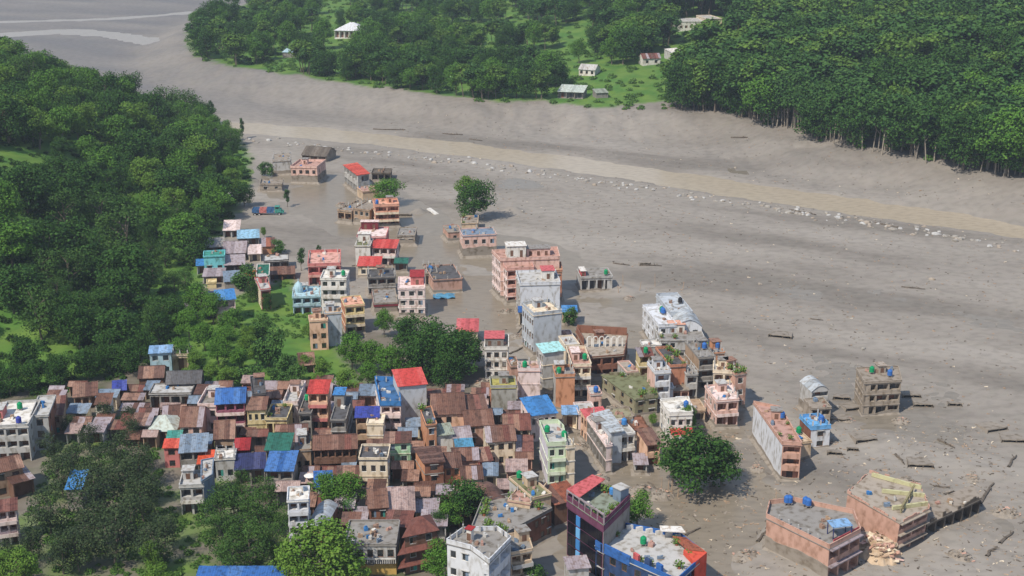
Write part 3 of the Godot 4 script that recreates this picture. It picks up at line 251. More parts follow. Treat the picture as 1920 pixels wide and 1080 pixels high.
const TREES := [
	["round",-53.0,-573.0,11.8,1.45,"bright green round tree behind the salmon house in mud",""],
	["dark",-15.7,-547.2,16.8,1.1,"dark green tree standing alone in mud beside the broken hut",""],
	["light",-19.8,-567.7,13.8,1.0,"lighter green tree behind the dark tree in mud",""],
	["slim",-139.1,-705.7,11.6,0.5,"thin two tiered tree standing alone on the pale mud",""],
	["slim",-163.6,-747.4,14.3,0.6,"slender tree leaning at the tip of the wooded hill",""],
	["dark",-113.5,-569.4,11.0,1.0,"dark round tree at the flooded road end",""],
	["slim",-95.2,-569.4,8.4,0.8,"narrow dark tree beside the blue truck",""],
	["bush",-113.4,-625.5,6.5,1.1,"green bush leaning on the roofless grey concrete house",""],
	["dark",44.7,-300.5,16.8,1.25,"large dark round tree standing in flood water",""],
	["dark",50.9,-306.3,11.6,1.0,"lower dark tree joined to the large round tree",""],
	["round",39.2,-306.3,9.4,1.0,"brighter green bush at the foot of the large round tree",""],
	["round",28.5,-281.8,9.4,1.05,"round green tree behind the blue restaurant",""],
	["dark",-11.3,-285.6,11.0,1.15,"round dark tree beside the concrete building",""],
	["dark",-30.3,-392.4,13.0,1.1,"dark leafy tree in the clump between the flood and town","tree clump between flood and town"],
	["dark",-22.7,-378.4,16.8,1.2,"dark leafy tree in the clump between the flood and town","tree clump between flood and town"],
	["dark",-15.4,-373.4,15.6,1.1,"dark leafy tree in the clump between the flood and town","tree clump between flood and town"],
	["dark",-12.6,-382.6,11.6,0.9,"dark leafy tree in the clump between the flood and town","tree clump between flood and town"],
	["dark",-26.0,-370.1,14.3,1.0,"dark leafy tree in the clump between the flood and town","tree clump between flood and town"],
	["dark",-18.2,-366.0,11.6,1.0,"dark leafy tree in the clump between the flood and town","tree clump between flood and town"],
	["round",-46.9,-378.4,12.5,0.9,"green tree in the grove below the yellow flooded house","grove below the yellow house"],
	["round",-40.4,-376.3,10.9,1.0,"green tree in the grove below the yellow flooded house","grove below the yellow house"],
	["round",-34.6,-372.1,10.9,1.0,"green tree in the grove below the yellow flooded house","grove below the yellow house"],
	["round",-41.0,-366.0,7.8,1.0,"green tree in the grove below the yellow flooded house","grove below the yellow house"],
	["round",-40.1,-407.8,9.4,0.8,"small green tree beside the pink arched house",""],
	["light",-46.2,-359.0,8.3,1.2,"yellowish green bushy tree beside the tall red roofed house",""],
	["light",-54.2,-372.1,7.0,1.0,"olive green bush behind the square red roof",""],
	["round",-42.7,-290.9,9.4,1.0,"leafy tree between the barrel roof and rust awning",""],
	["round",-37.8,-290.3,10.2,1.0,"leafy tree in front of the rust awning shed",""],
	["palm",-39.0,-284.3,6.5,1.0,"arching palm beside the barrel roofed hall",""],
	["round",45.8,-333.0,9.4,0.7,"green creeper covered tree beside the red awning house",""],
	["light",37.2,-339.9,4.1,0.8,"bright green bush behind the striped rusty roof",""],
	["bush",18.4,-420.2,6.5,0.7,"green bush beside the blue awning house",""],
	["bush",-93.2,-455.9,8.4,1.0,"leafy bush beside the narrow pink house",""],
	["dark",-87.0,-441.5,7.8,0.8,"dark tree shading the narrow pink house wall",""],
	["bush",-87.9,-498.8,5.2,1.1,"dark bush beside the tiny orange hut",""],
	["slim",-76.0,-477.4,9.1,0.8,"narrow tree beside the red pink house",""],
	["slim",-71.2,-490.6,6.5,0.6,"small pale tree on the flood side of the red pink house",""],
	["light",-96.6,-520.5,4.8,0.6,"small yellow green shrub near the sky blue shed",""],
	["dark",-81.1,-433.3,6.5,0.8,"dark shrub in the garden behind the narrow pink house",""],
	["round",-96.1,-420.2,10.9,1,"leafy green tree in the gardens below the wooded hill","garden trees below the hill"],
	["round",-102.0,-425.3,12.5,1,"leafy green tree in the gardens below the wooded hill","garden trees below the hill"],
	["round",-88.0,-405.4,9.4,1,"leafy green tree in the gardens below the wooded hill","garden trees below the hill"],
	["round",-93.5,-396.0,9.4,1,"leafy green tree in the gardens below the wooded hill","garden trees below the hill"],
	["round",-86.5,-382.6,9.4,1,"leafy green tree in the gardens below the wooded hill","garden trees below the hill"],
	["round",-79.7,-378.4,7.8,1,"leafy green tree in the gardens below the wooded hill","garden trees below the hill"],
	["round",-88.2,-415.1,7.8,1,"leafy green tree in the gardens below the wooded hill","garden trees below the hill"],
	["bush",-71.8,-382.6,11.6,0.75,"garden bush among the green plots behind the town","garden bushes behind the town"],
	["bush",-78.1,-405.4,7.8,0.8,"garden bush among the green plots behind the town","garden bushes behind the town"],
	["bush",-65.3,-376.3,6.5,0.9,"garden bush among the green plots behind the town","garden bushes behind the town"],
	["bush",-74.7,-368.0,6.5,1.2,"garden bush among the green plots behind the town","garden bushes behind the town"],
	["bush",-61.3,-370.1,5.2,1,"garden bush among the green plots behind the town","garden bushes behind the town"],
	["bush",-66.8,-366.0,5.9,1.1,"garden bush among the green plots behind the town","garden bushes behind the town"],
	["grey",-106.5,-297.7,11.4,1.0,"tall dusky green tree in the dense grove by the houses","dusky grove by the houses"],
	["grey",-95.7,-284.3,13.4,1.05,"tall dusky green tree in the dense grove by the houses","dusky grove by the houses"],
	["grey",-90.1,-290.9,13.4,1.0,"tall dusky green tree in the dense grove by the houses","dusky grove by the houses"],
	["grey",-84.1,-284.3,12.4,1.0,"tall dusky green tree in the dense grove by the houses","dusky grove by the houses"],
	["grey",-103.4,-278.0,12.4,1.0,"tall dusky green tree in the dense grove by the houses","dusky grove by the houses"],
	["grey",-85.8,-266.1,13.4,1.1,"tall dusky green tree in the dense grove by the houses","dusky grove by the houses"],
	["grey",-76.6,-263.8,11.4,1.0,"tall dusky green tree in the dense grove by the houses","dusky grove by the houses"],
	["grey",-92.3,-262.6,11.4,1.05,"tall dusky green tree in the dense grove by the houses","dusky grove by the houses"],
	["grey",-103.7,-266.1,9.2,0.9,"tall dusky green tree in the dense grove by the houses","dusky grove by the houses"],
	["grey",-96.0,-310.7,11.4,0.9,"tall dusky green tree in the dense grove by the houses","dusky grove by the houses"],
	["grey",-90.1,-310.7,8.3,0.8,"tall dusky green tree in the dense grove by the houses","dusky grove by the houses"],
	["grey",-107.5,-323.1,8.3,0.9,"tall dusky green tree in the dense grove by the houses","dusky grove by the houses"],
	["grey",-115.9,-333.0,6.2,0.9,"tall dusky green tree in the dense grove by the houses","dusky grove by the houses"],
	["grey",-101.7,-339.9,6.2,0.9,"tall dusky green tree in the dense grove by the houses","dusky grove by the houses"],
	["grey2",-63.4,-284.3,11.4,0.95,"leafy green tree in the grove beside the white balconied house","grove beside the white balconied house"],
	["grey2",-56.6,-280.5,11.4,1.0,"leafy green tree in the grove beside the white balconied house","grove beside the white balconied house"],
	["grey2",-62.7,-268.4,11.4,1.0,"leafy green tree in the grove beside the white balconied house","grove beside the white balconied house"],
	["grey2",-56.0,-263.8,11.4,1.0,"leafy green tree in the grove beside the white balconied house","grove beside the white balconied house"],
	["grey2",-50.9,-267.2,9.1,0.9,"leafy green tree in the grove beside the white balconied house","grove beside the white balconied house"],
	["grey2",-64.3,-299.1,6.8,0.9,"leafy green tree in the grove beside the white balconied house","grove beside the white balconied house"],
	["light",-38.7,-255.0,15.1,1.35,"large light green tree beside the flat roofed yellow house",""],
	["light",-43.0,-252.8,12.4,1.1,"lower light green tree leaning on the larger one",""],
	["light",-31.9,-253.9,8.3,1.0,"light green bush at the yellow wall",""],
	["light",-76.2,-260.4,8.3,0.7,"vivid light green sapling at the grove edge",""],
	["light",-72.0,-251.8,8.3,0.9,"vivid light green bush below the sapling",""],
	["light",-101.5,-252.8,11.0,0.9,"bright green bamboo clump at the grove corner",""],
	["light",-105.6,-255.0,9.6,0.9,"second bright green clump beside the bamboo",""],
	["round",-14.2,-280.5,7.8,1,"green shrub between brown tiered house and concrete building",""],
	["round",-15.2,-258.2,9.4,1,"green shrub below the brown tiered house",""],
	["bush",4.5,-258.2,5.2,1,"mossy bush by the flooded lane below the grey beige house",""],
	["dark",-15.8,-278.0,6.5,0.8,"dark shrub behind the brown tiered house",""],
	["dark",-140.6,-360.1,9.1,1,"dark tree along the foot of the wooded hill","trees along the foot of the wooded hill"],
	["dark",-135.9,-364.1,9.1,1,"dark tree along the foot of the wooded hill","trees along the foot of the wooded hill"],
	["dark",-129.6,-368.0,10.3,1,"dark tree along the foot of the wooded hill","trees along the foot of the wooded hill"],
	["dark",-122.4,-372.1,10.3,1,"dark tree along the foot of the wooded hill","trees along the foot of the wooded hill"],
	["dark",-111.9,-376.3,10.3,1,"dark tree along the foot of the wooded hill","trees along the foot of the wooded hill"],
	["dark",-110.8,-387.0,10.3,1,"dark tree along the foot of the wooded hill","trees along the foot of the wooded hill"],
	["dark",-118.0,-378.4,9.1,1,"dark tree along the foot of the wooded hill","trees along the foot of the wooded hill"],
	["dark",-109.6,-405.4,10.3,1,"dark tree along the foot of the wooded hill","trees along the foot of the wooded hill"],
	["dark",-107.5,-417.6,10.3,1,"dark tree along the foot of the wooded hill","trees along the foot of the wooded hill"],
	["round",-100.5,-405.4,10.9,1,"leafy green tree in the gardens below the wooded hill","garden trees below the hill"],
	["round",-97.1,-382.6,9.4,1,"leafy green tree in the gardens below the wooded hill","garden trees below the hill"],
	["light",-92.2,-378.4,7.0,1.1,"light green shrub in the gardens below the wooded hill","garden trees below the hill"],
	["round",-86.6,-393.7,9.4,1,"leafy green tree in the gardens below the wooded hill","garden trees below the hill"],
	["light",-80.5,-391.5,7.0,1,"light green shrub in the gardens below the wooded hill","garden trees below the hill"],
	["light",-86.1,-368.0,7.0,1.1,"light green shrub in the gardens below the wooded hill","garden trees below the hill"],
	["light",-80.4,-366.0,7.0,1.1,"light green shrub in the gardens below the wooded hill","garden trees below the hill"],
	["light",-91.5,-368.0,7.0,1.1,"light green shrub in the gardens below the wooded hill","garden trees below the hill"],
	["light",-80.6,-400.6,7.0,1,"light green shrub in the gardens below the wooded hill","garden trees below the hill"],
	["light",-75.7,-382.6,7.0,1,"light green shrub in the gardens below the wooded hill","garden trees below the hill"],
	["light",-63.1,-405.4,5.5,1,"light green shrub in the gardens below the wooded hill","garden trees below the hill"],
	["light",-60.9,-378.4,5.5,1.1,"light green shrub in the gardens below the wooded hill","garden trees below the hill"],
	["light",-54.4,-364.1,5.5,1,"light green shrub in the gardens below the wooded hill","garden trees below the hill"],
	["grey",-108.1,-339.9,7.2,0.9,"tall dusky green tree in the dense grove by the houses","dusky grove by the houses"],
	["grey",-97.9,-328.0,8.3,0.9,"tall dusky green tree in the dense grove by the houses","dusky grove by the houses"],
	["grey",-115.0,-316.8,8.3,0.9,"tall dusky green tree in the dense grove by the houses","dusky grove by the houses"],
	["grey",-106.9,-307.7,10.3,1,"tall dusky green tree in the dense grove by the houses","dusky grove by the houses"],
	["grey",-98.8,-301.9,11.4,1,"tall dusky green tree in the dense grove by the houses","dusky grove by the houses"],
	["grey",-89.8,-301.9,11.4,1,"tall dusky green tree in the dense grove by the houses","dusky grove by the houses"],
	["grey",-84.5,-293.6,9.2,0.9,"tall dusky green tree in the dense grove by the houses","dusky grove by the houses"],
	["grey",-76.3,-271.9,9.2,1,"tall dusky green tree in the dense grove by the houses","dusky grove by the houses"],
	["grey",-84.2,-275.5,12.4,1,"tall dusky green tree in the dense grove by the houses","dusky grove by the houses"],
	["grey",-95.4,-261.5,10.3,1,"tall dusky green tree in the dense grove by the houses","dusky grove by the houses"],
	["grey",-106.7,-261.5,8.3,1,"tall dusky green tree in the dense grove by the houses","dusky grove by the houses"],
	["grey",-91.9,-273.1,11.4,1,"tall dusky green tree in the dense grove by the houses","dusky grove by the houses"],
	["grey2",-66.3,-280.5,10.2,1,"leafy green tree in the grove beside the white balconied house","grove beside the white balconied house"],
	["grey2",-59.6,-270.7,10.2,1,"leafy green tree in the grove beside the white balconied house","grove beside the white balconied house"],
	["grey2",-57.6,-293.6,7.9,1,"leafy green tree in the grove beside the white balconied house","grove beside the white balconied house"],
	["grey2",-51.4,-278.0,7.9,0.9,"leafy green tree in the grove beside the white balconied house","grove beside the white balconied house"],
	["grey2",-58.6,-259.3,10.2,1,"leafy green tree in the grove beside the white balconied house","grove beside the white balconied house"],
]
const LOGS := [[135.5,-458.8,143.0,-455.9,0.3],[110.9,-331.0,113.6,-325.4,0.35],[97.4,-321.5,98.1,-315.6,0.35],[46.8,-483.9,54.5,-483.2,0.35],[123.1,-313.1,127.7,-320.6,0.4],[110.1,-294.4,116.6,-304.5,0.5],[103.4,-269.1,107.3,-273.6,0.4],[108.3,-275.0,113.0,-280.2,0.45],[54.7,-276.3,57.6,-281.2,0.4],[39.1,-279.2,43.1,-283.0,0.35],[-0.8,-393.7,4.6,-400.6,0.35],[1.2,-411.2,4.5,-421.7,0.2],[30.4,-304.8,34.5,-297.4,0.3],[33.1,-306.3,36.9,-299.1,0.25],[80.5,-409.7,88.2,-407.8,0.35],[-74.1,-730.2,-56.8,-727.4,0.5],[-36.5,-719.1,-25.7,-716.4,0.5],[80.3,-735.8,90.1,-733.0,0.6],[110.4,-687.6,117.7,-682.6,0.6],[-22.1,-705.7,-15.1,-700.4,0.4],[165.6,-658.6,168.7,-645.0,0.5],[147.0,-542.3,155.7,-534.3,0.4],[116.4,-563.3,125.8,-554.7,0.4],[96.6,-296.3,94.6,-300.5,0.3],[103.1,-299.1,106.1,-300.5,0.25],[101.8,-303.4,105.4,-302.5,0.25],[-58.4,-483.9,-53.1,-489.2,0.25],[37.2,-487.2,42.9,-483.9,0.3],[97.1,-425.3,101.0,-423.3,0.25]]
const SLABS := [[111.7,-359.0,5],[113.1,-352.2,5],[91.8,-357.4,4.5],[93.9,-349.9,5.5],[88.0,-342.3,5],[81.8,-320.9,3.5],[87.0,-323.4,2.6],[91.7,-328.3,5.5],[122.0,-352.9,3.5],[128.0,-335.7,6],[129.9,-328.6,6],[101.6,-313.7,6],[83.9,-407.3,7],[-44.1,-554.7,5],[48.7,-483.9,4]]
const MOUNDS := [[-39.0,-560.7,4.5,2.0],[0.4,-560.7,6,2.2],[37.8,-455.9,8,1.3],[-98.3,-677.7,9,1.6],[80.7,-275.5,7,2.6],[78.3,-307.7,9,0.7],[98.0,-278.0,10,0.9],[118.0,-313.7,12,0.9],[14.3,-735.8,14,2.2],[0.0,-757.8,12,2.0],[96.9,-329.6,9,0.8],[55.3,-266.1,9,0.8],[63.8,-262.6,8,0.9]]
const RUBBLE := [[96.1,-306.3,0.5],[112.8,-307.7,0.5],[82.9,-329.0,0.4],[104.5,-342.7,0.5],[66.4,-296.9,0.4],[51.2,-269.5,0.6],[114.5,-289.5,0.6],[97.8,-269.5,0.6],[92.8,-280.5,0.5],[90.4,-343.4,0.4],[61.0,-313.7,0.4],[-1.8,-433.3,0.45],[2.0,-409.2,0.4],[5.5,-383.5,0.5],[10.2,-360.1,0.5],[14.5,-339.9,0.4],[18.1,-327.0,0.5],[21.9,-308.3,0.4],[31.3,-300.5,0.7],[35.6,-299.1,0.6],[37.8,-455.9,0.5],[39.9,-447.1,0.4],[-8.4,-370.1,0.6],[-10.5,-360.1,0.5],[27.8,-350.7,0.5],[86.1,-343.4,0.5],[-66.2,-554.7,0.5],[79.5,-290.9,0.5],[99.4,-290.9,0.6],[62.2,-266.1,0.5],[-72.7,-572.1,0.5],[34.3,-350.7,0.5],[53.8,-354.4,0.5]]
const POLES := [[38.6,-458.2,4],[44.1,-455.3,3.5],[49.9,-460.0,5],[36.6,-451.8,3],[59.1,-455.9,3],[62.0,-293.6,4.5],[37.3,-300.5,5],[38.2,-299.1,6],[39.5,-298.5,5],[41.2,-300.2,5.5],[42.1,-299.1,4],[35.9,-301.4,4.5],[42.9,-298.0,4.5],[26.4,-466.1,3],[22.9,-464.9,3]]
const SPOT := {"truck":Vector2(-100.8,-557.3),"van":Vector2(-122.4,-583.9),"umbrella":Vector2(-48.2,-300.5),"tarp":Vector2(-23.3,-449.4),"rubble":Vector2(80.4,-270.7),"fallen":Vector2(-32.9,-559.0),"car":Vector2(-110.3,-526.5),"car2":Vector2(-112.3,-504.4)}
var HILL_NEAR := PackedVector2Array([Vector2(-131.4,-652.9),Vector2(-125.3,-610.0),Vector2(-121.8,-559.0),Vector2(-120.4,-519.0),Vector2(-118.5,-483.9),Vector2(-113.4,-447.1),Vector2(-110.6,-425.3),Vector2(-110.1,-400.6),Vector2(-112.0,-382.6),Vector2(-120.9,-375.0),Vector2(-131.5,-369.3),Vector2(-144.6,-362.9),Vector2(-171.1,-354.4),Vector2(-221.8,-339.9)])
var HILL_FAR := PackedVector2Array([Vector2(-131.4,-652.9),Vector2(-147.6,-705.7),Vector2(-162.7,-738.7),Vector2(-191.9,-784.3),Vector2(-232.8,-835.6),Vector2(-286.0,-893.5),Vector2(-354.0,-959.6),Vector2(-509.9,-1057.8),Vector2(-838.7,-1184.3)])
var BANK_EDGE := PackedVector2Array([Vector2(-223.7,-961.0),Vector2(-206.0,-912.9),Vector2(-187.3,-886.1),Vector2(-163.1,-865.0),Vector2(-130.2,-844.7),Vector2(-100.8,-816.0),Vector2(-61.0,-789.1),Vector2(-17.6,-758.9),Vector2(23.4,-755.7),Vector2(40.4,-743.1),Vector2(82.6,-733.9),Vector2(117.6,-720.5),Vector2(129.0,-689.5),Vector2(141.2,-669.9),Vector2(160.2,-639.3),Vector2(188.7,-608.0),Vector2(218.7,-577.5),Vector2(276.4,-518.7),Vector2(359.9,-437.1)])
var BANK_BACK := PackedVector2Array([Vector2(-223.7,-961.0),Vector2(-237.6,-1019.9),Vector2(-242.7,-1099.1),Vector2(-233.4,-1206.4),Vector2(-188.3,-1385.2),Vector2(-32.5,-1438.2),Vector2(82.0,-1556.9)])
var RIVER := PackedVector2Array([Vector2(-234.5,-773.2),Vector2(-194.3,-756.3),Vector2(-152.6,-738.7),Vector2(-101.5,-721.8),Vector2(-43.4,-692.7),Vector2(10.4,-662.1),Vector2(59.6,-629.7),Vector2(114.7,-591.4),Vector2(164.5,-559.0),Vector2(204.7,-534.3),Vector2(264.3,-490.6),Vector2(333.8,-447.1)])
var STREAM := PackedVector2Array([Vector2(-600.5,-1003.8),Vector2(-471.8,-1063.5),Vector2(-402.9,-1099.1),Vector2(-360.2,-1124.0),Vector2(-310.6,-1099.1),Vector2(-267.1,-1057.8),Vector2(-216.3,-1046.6)])
var FLOOD := PackedVector2Array([Vector2(-126.8,-658.6),Vector2(-84.9,-634.0),Vector2(-48.2,-610.0),Vector2(-17.1,-534.3),Vector2(10.5,-526.5),Vector2(52.0,-458.8),Vector2(71.9,-378.4),Vector2(69.3,-301.9),Vector2(51.5,-257.1),Vector2(3.3,-255.0),Vector2(5.0,-290.9),Vector2(18.4,-310.7),Vector2(3.8,-370.1),Vector2(-10.0,-405.4),Vector2(-46.8,-425.3),Vector2(-62.7,-504.4),Vector2(-93.4,-559.0),Vector2(-109.2,-542.3)])
var GARDEN := PackedVector2Array([Vector2(-110.7,-422.7),Vector2(-94.3,-447.1),Vector2(-79.9,-471.1),Vector2(-62.4,-425.3),Vector2(-51.0,-387.0),Vector2(-39.5,-366.0),Vector2(-59.8,-360.1),Vector2(-83.8,-360.1),Vector2(-105.7,-382.6),Vector2(-109.3,-393.7)])
var FIELDS := PackedVector2Array([Vector2(91.0,-1086.8),Vector2(61.7,-1010.4),Vector2(121.0,-1138.2),Vector2(71.3,-804.0),Vector2(56.5,-768.7),Vector2(85.6,-822.9),Vector2(112.8,-863.2),Vector2(38.0,-822.9),Vector2(69.2,-744.0),Vector2(-27.9,-804.0),Vector2(-6.8,-884.8),Vector2(150.8,-1070.6),Vector2(197.2,-1103.4)])
var CLEARINGS := PackedVector2Array([Vector2(-216.5,-624.2),Vector2(-199.9,-553.3),Vector2(-180.5,-516.7),Vector2(-160.6,-469.5),Vector2(-184.7,-553.3),Vector2(-116.6,-473.2)])
var STONES := PackedVector2Array([Vector2(-143.5,-705.7),Vector2(-108.5,-692.7),Vector2(-85.2,-678.9),Vector2(-52.0,-662.1),Vector2(-15.2,-645.0),Vector2(14.8,-625.5),Vector2(41.0,-610.0),Vector2(68.3,-595.3),Vector2(95.8,-574.8),Vector2(120.0,-559.0),Vector2(139.1,-545.6),Vector2(157.4,-532.7),Vector2(174.4,-519.0),Vector2(194.2,-504.4)])
var ROADLINE := PackedVector2Array([Vector2(-130.2,-625.5),Vector2(-125.3,-595.3),Vector2(-119.1,-559.0),Vector2(-112.4,-542.3)])
var BRAID := PackedVector2Array([Vector2(-599.5,-1156.8),Vector2(-431.6,-1180.8),Vector2(-346.6,-1198.6),Vector2(-275.7,-1251.2),Vector2(-202.3,-1334.6)])
var GROVE := PackedVector2Array([Vector2(-123.7,-339.9),Vector2(-96.0,-348.8),Vector2(-84.2,-313.7),Vector2(-77.7,-288.2),Vector2(-73.0,-307.7),Vector2(-54.6,-306.3),Vector2(-44.5,-255.0),Vector2(-114.0,-250.7),Vector2(-120.1,-273.1),Vector2(-111.8,-290.9)])
var TOWN := PackedVector2Array([Vector2(-131.0,-362.9),Vector2(-117.8,-364.1),Vector2(-105.5,-369.3),Vector2(-90.6,-378.4),Vector2(-75.1,-370.1),Vector2(-48.1,-362.1),Vector2(-32.4,-354.4),Vector2(-6.0,-362.1),Vector2(7.0,-333.0),Vector2(6.5,-307.7),Vector2(-7.5,-290.9),Vector2(-16.7,-278.0),Vector2(-38.3,-278.0),Vector2(-49.7,-290.9),Vector2(-71.0,-310.7),Vector2(-84.3,-316.8),Vector2(-90.2,-324.7),Vector2(-119.1,-329.6)])

var mats := {}
var meshes := {}
var used := {}
var rng := RandomNumberGenerator.new()
var noise := FastNoiseLite.new()
var noise2 := FastNoiseLite.new()
var tex_grime: ImageTexture
var tex_sheet: ImageTexture
var tex_rust: ImageTexture
var tex_mud: ImageTexture
var tex_mud_h: ImageTexture

# ---------------------------------------------------------------- helpers
func numbered(n: String) -> String:
	var k: int = used.get(n, 0)
	used[n] = k + 1
	return n if k == 0 else "%s_%03d" % [n, k]

func tag(o: Node, label: String, category: String, group := "") -> void:
	o.set_meta("label", label)
	o.set_meta("category", category)
	if group != "": o.set_meta("group", group)

func thing(called: String, label: String, category: String, at: Vector3, group := "") -> Node3D:
	var o := Node3D.new()
	o.name = numbered(called)
	add_child(o)
	o.position = at
	tag(o, label, category, group)
	return o

func part(called: String, m: Mesh, mt: Material, parent: Node, xf := Transform3D.IDENTITY) -> MeshInstance3D:
	var o := MeshInstance3D.new()
	o.name = called
	o.mesh = m
	if mt != null: o.material_override = mt
	o.transform = xf
	parent.add_child(o, true)
	return o

func structure(called: String, m: Mesh, mt: Material) -> MeshInstance3D:
	var o := part(called, m, mt, self)
	o.set_meta("kind", "structure")
	return o

func newst() -> SurfaceTool:
	var st := SurfaceTool.new()
	st.begin(Mesh.PRIMITIVE_TRIANGLES)
	return st

func quad(st: SurfaceTool, a: Vector3, b: Vector3, c: Vector3, d: Vector3) -> void:
	# a bottom left, b top left, c top right, d bottom right, seen from the front
	var n := (c - a).cross(b - d)
	if n.length_squared() < 1e-12: return
	n = n.normalized()
	for p in [a, b, c, a, c, d]:
		st.set_normal(n)
		st.add_vertex(p)

func tri(st: SurfaceTool, a: Vector3, b: Vector3, c: Vector3) -> void:
	var n := (c - a).cross(b - a)
	if n.length_squared() < 1e-12: return
	n = n.normalized()
	for p in [a, b, c]:
		st.set_normal(n)
		st.add_vertex(p)

func box(st: SurfaceTool, xf: Transform3D, s: Vector3) -> void:
	var h := s * 0.5
	var v: Array[Vector3] = []
	for i in 8:
		v.append(xf * Vector3(h.x if i & 1 else -h.x, h.y if i & 2 else -h.y, h.z if i & 4 else -h.z))
	quad(st, v[4], v[6], v[7], v[5])
	quad(st, v[1], v[3], v[2], v[0])
	quad(st, v[5], v[7], v[3], v[1])
	quad(st, v[0], v[2], v[6], v[4])
	quad(st, v[6], v[2], v[3], v[7])
	quad(st, v[0], v[4], v[5], v[1])

func boxat(st: SurfaceTool, c: Vector3, s: Vector3, yaw := 0.0) -> void:
	box(st, Transform3D(Basis(Vector3.UP, yaw), c), s)

func beam(st: SurfaceTool, a: Vector3, b: Vector3, w: float, h: float) -> void:
	var d := b - a
	var z := d.normalized()
	var x := Vector3.UP.cross(z)
	if x.length() < 0.01: x = Vector3.RIGHT
	x = x.normalized()
	box(st, Transform3D(Basis(x, z.cross(x), z), (a + b) * 0.5), Vector3(w, h, d.length()))

func tube(st: SurfaceTool, a: Vector3, b: Vector3, r0: float, r1: float, n := 7) -> void:
	var z := (b - a).normalized()
	var x := z.cross(Vector3(0.3, 0.2, 1)).normalized()
	var y := z.cross(x)
	for i in n:
		var t0 := TAU * i / n
		var t1 := TAU * (i + 1) / n
		var e0 := x * cos(t0) + y * sin(t0)
		var e1 := x * cos(t1) + y * sin(t1)
		quad(st, a + e1 * r0, b + e1 * r1, b + e0 * r1, a + e0 * r0)
		tri(st, b + e0 * r1, b + e1 * r1, b)

func grow(poly: PackedVector2Array, d: float) -> PackedVector2Array:
	# outward offset of a convex polygon whose outward normal of edge t is (-t.y, t.x)
	var out := PackedVector2Array()
	var n := poly.size()
	for i in n:
		var p := poly[i]
		var t0 := (p - poly[(i + n - 1) % n]).normalized()
		var t1 := (poly[(i + 1) % n] - p).normalized()
		var n0 := Vector2(-t0.y, t0.x)
		var n1 := Vector2(-t1.y, t1.x)
		var m := (n0 + n1).normalized()
		out.append(p + m * d / max(0.5, m.dot(n1)))
	return out

func v3(p: Vector2, y: float) -> Vector3:
	return Vector3(p.x, y, p.y)

func cap(st: SurfaceTool, poly: PackedVector2Array, y: float, up := true) -> void:
	var ids := Geometry2D.triangulate_polygon(poly)
	for i in range(0, ids.size(), 3):
		var a := v3(poly[ids[i]], y)
		var b := v3(poly[ids[i + 1]], y)
		var c := v3(poly[ids[i + 2]], y)
		var n := (c - a).cross(b - a)
		if (n.y > 0) == up: tri(st, a, b, c)
		else: tri(st, a, c, b)

func prism(st: SurfaceTool, poly: PackedVector2Array, y0: float, y1: float) -> void:
	var n := poly.size()
	for i in n:
		var a := poly[i]
		var b := poly[(i + 1) % n]
		quad(st, v3(a, y0), v3(a, y1), v3(b, y1), v3(b, y0))
	cap(st, poly, y1, true)
	cap(st, poly, y0, false)

# ---------------------------------------------------------------- materials
func make_noise_image(seed_: int, freq: float, size: int, oct := 5) -> Image:
	var f := FastNoiseLite.new()
	f.seed = seed_
	f.frequency = freq
	f.fractal_octaves = oct
	return f.get_seamless_image(size, size)

func ramp_image(src: Image, stops: Array) -> ImageTexture:
	# stops: [[t, Color linear-ish srgb], ...]
	var lut: Array[Color] = []
	for i in 256:
		var t := i / 255.0
		var c: Color = stops[0][1]
		for k in stops.size() - 1:
			if t >= stops[k][0]:
				var q: float = clamp((t - stops[k][0]) / (stops[k + 1][0] - stops[k][0]), 0.0, 1.0)
				c = (stops[k][1] as Color).lerp(stops[k + 1][1], q)
		lut.append(c)
	var w := src.get_width()
	var h := src.get_height()
	src.convert(Image.FORMAT_L8)
	var data := src.get_data()
	var out := PackedByteArray()
	out.resize(w * h * 3)
	for i in w * h:
		var c: Color = lut[data[i]]
		out[i * 3] = int(c.r * 255)
		out[i * 3 + 1] = int(c.g * 255)
		out[i * 3 + 2] = int(c.b * 255)
	var im := Image.create_from_data(w, h, false, Image.FORMAT_RGB8, out)
	im.generate_mipmaps()
	return ImageTexture.create_from_image(im)

func g(v: float) -> Color:
	return Color(v, v, v)

func make_textures() -> void:
	tex_grime = ramp_image(make_noise_image(11, 0.012, 512, 6), [[0.0, Color(.64, .61, .57)], [0.28, Color(.83, .815, .79)], [0.46, g(.95)], [1.0, g(1.0)]])
	tex_sheet = ramp_image(make_noise_image(12, 0.02, 512, 5), [[0.0, Color(.7, .62, .55)], [0.3, Color(.84, .8, .76)], [0.42, g(.94)], [0.7, g(1.0)], [1.0, g(.9)]])
	tex_rust = ramp_image(make_noise_image(13, 0.014, 512, 5), [[0.0, Color(.55, .5, .5)], [0.36, Color(.78, .72, .7)], [0.5, Color(1, .95, .92)], [0.62, Color(.86, .76, .72)], [0.8, Color(1.0, .98, .98)], [1.0, Color(.7, .62, .6)]])
	tex_mud = ramp_image(make_noise_image(14, 0.014, 1024, 7), [[0.0, g(.88)], [0.4, g(.95)], [0.55, g(.98)], [1.0, g(1.0)]])
	var hm := make_noise_image(15, 0.03, 512, 5)
	hm.generate_mipmaps()
	tex_mud_h = ImageTexture.create_from_image(hm)

func pal(c: String) -> Color:
	var a: Array = PAL[c]
	return Color(a[0], a[1], a[2]).linear_to_srgb()

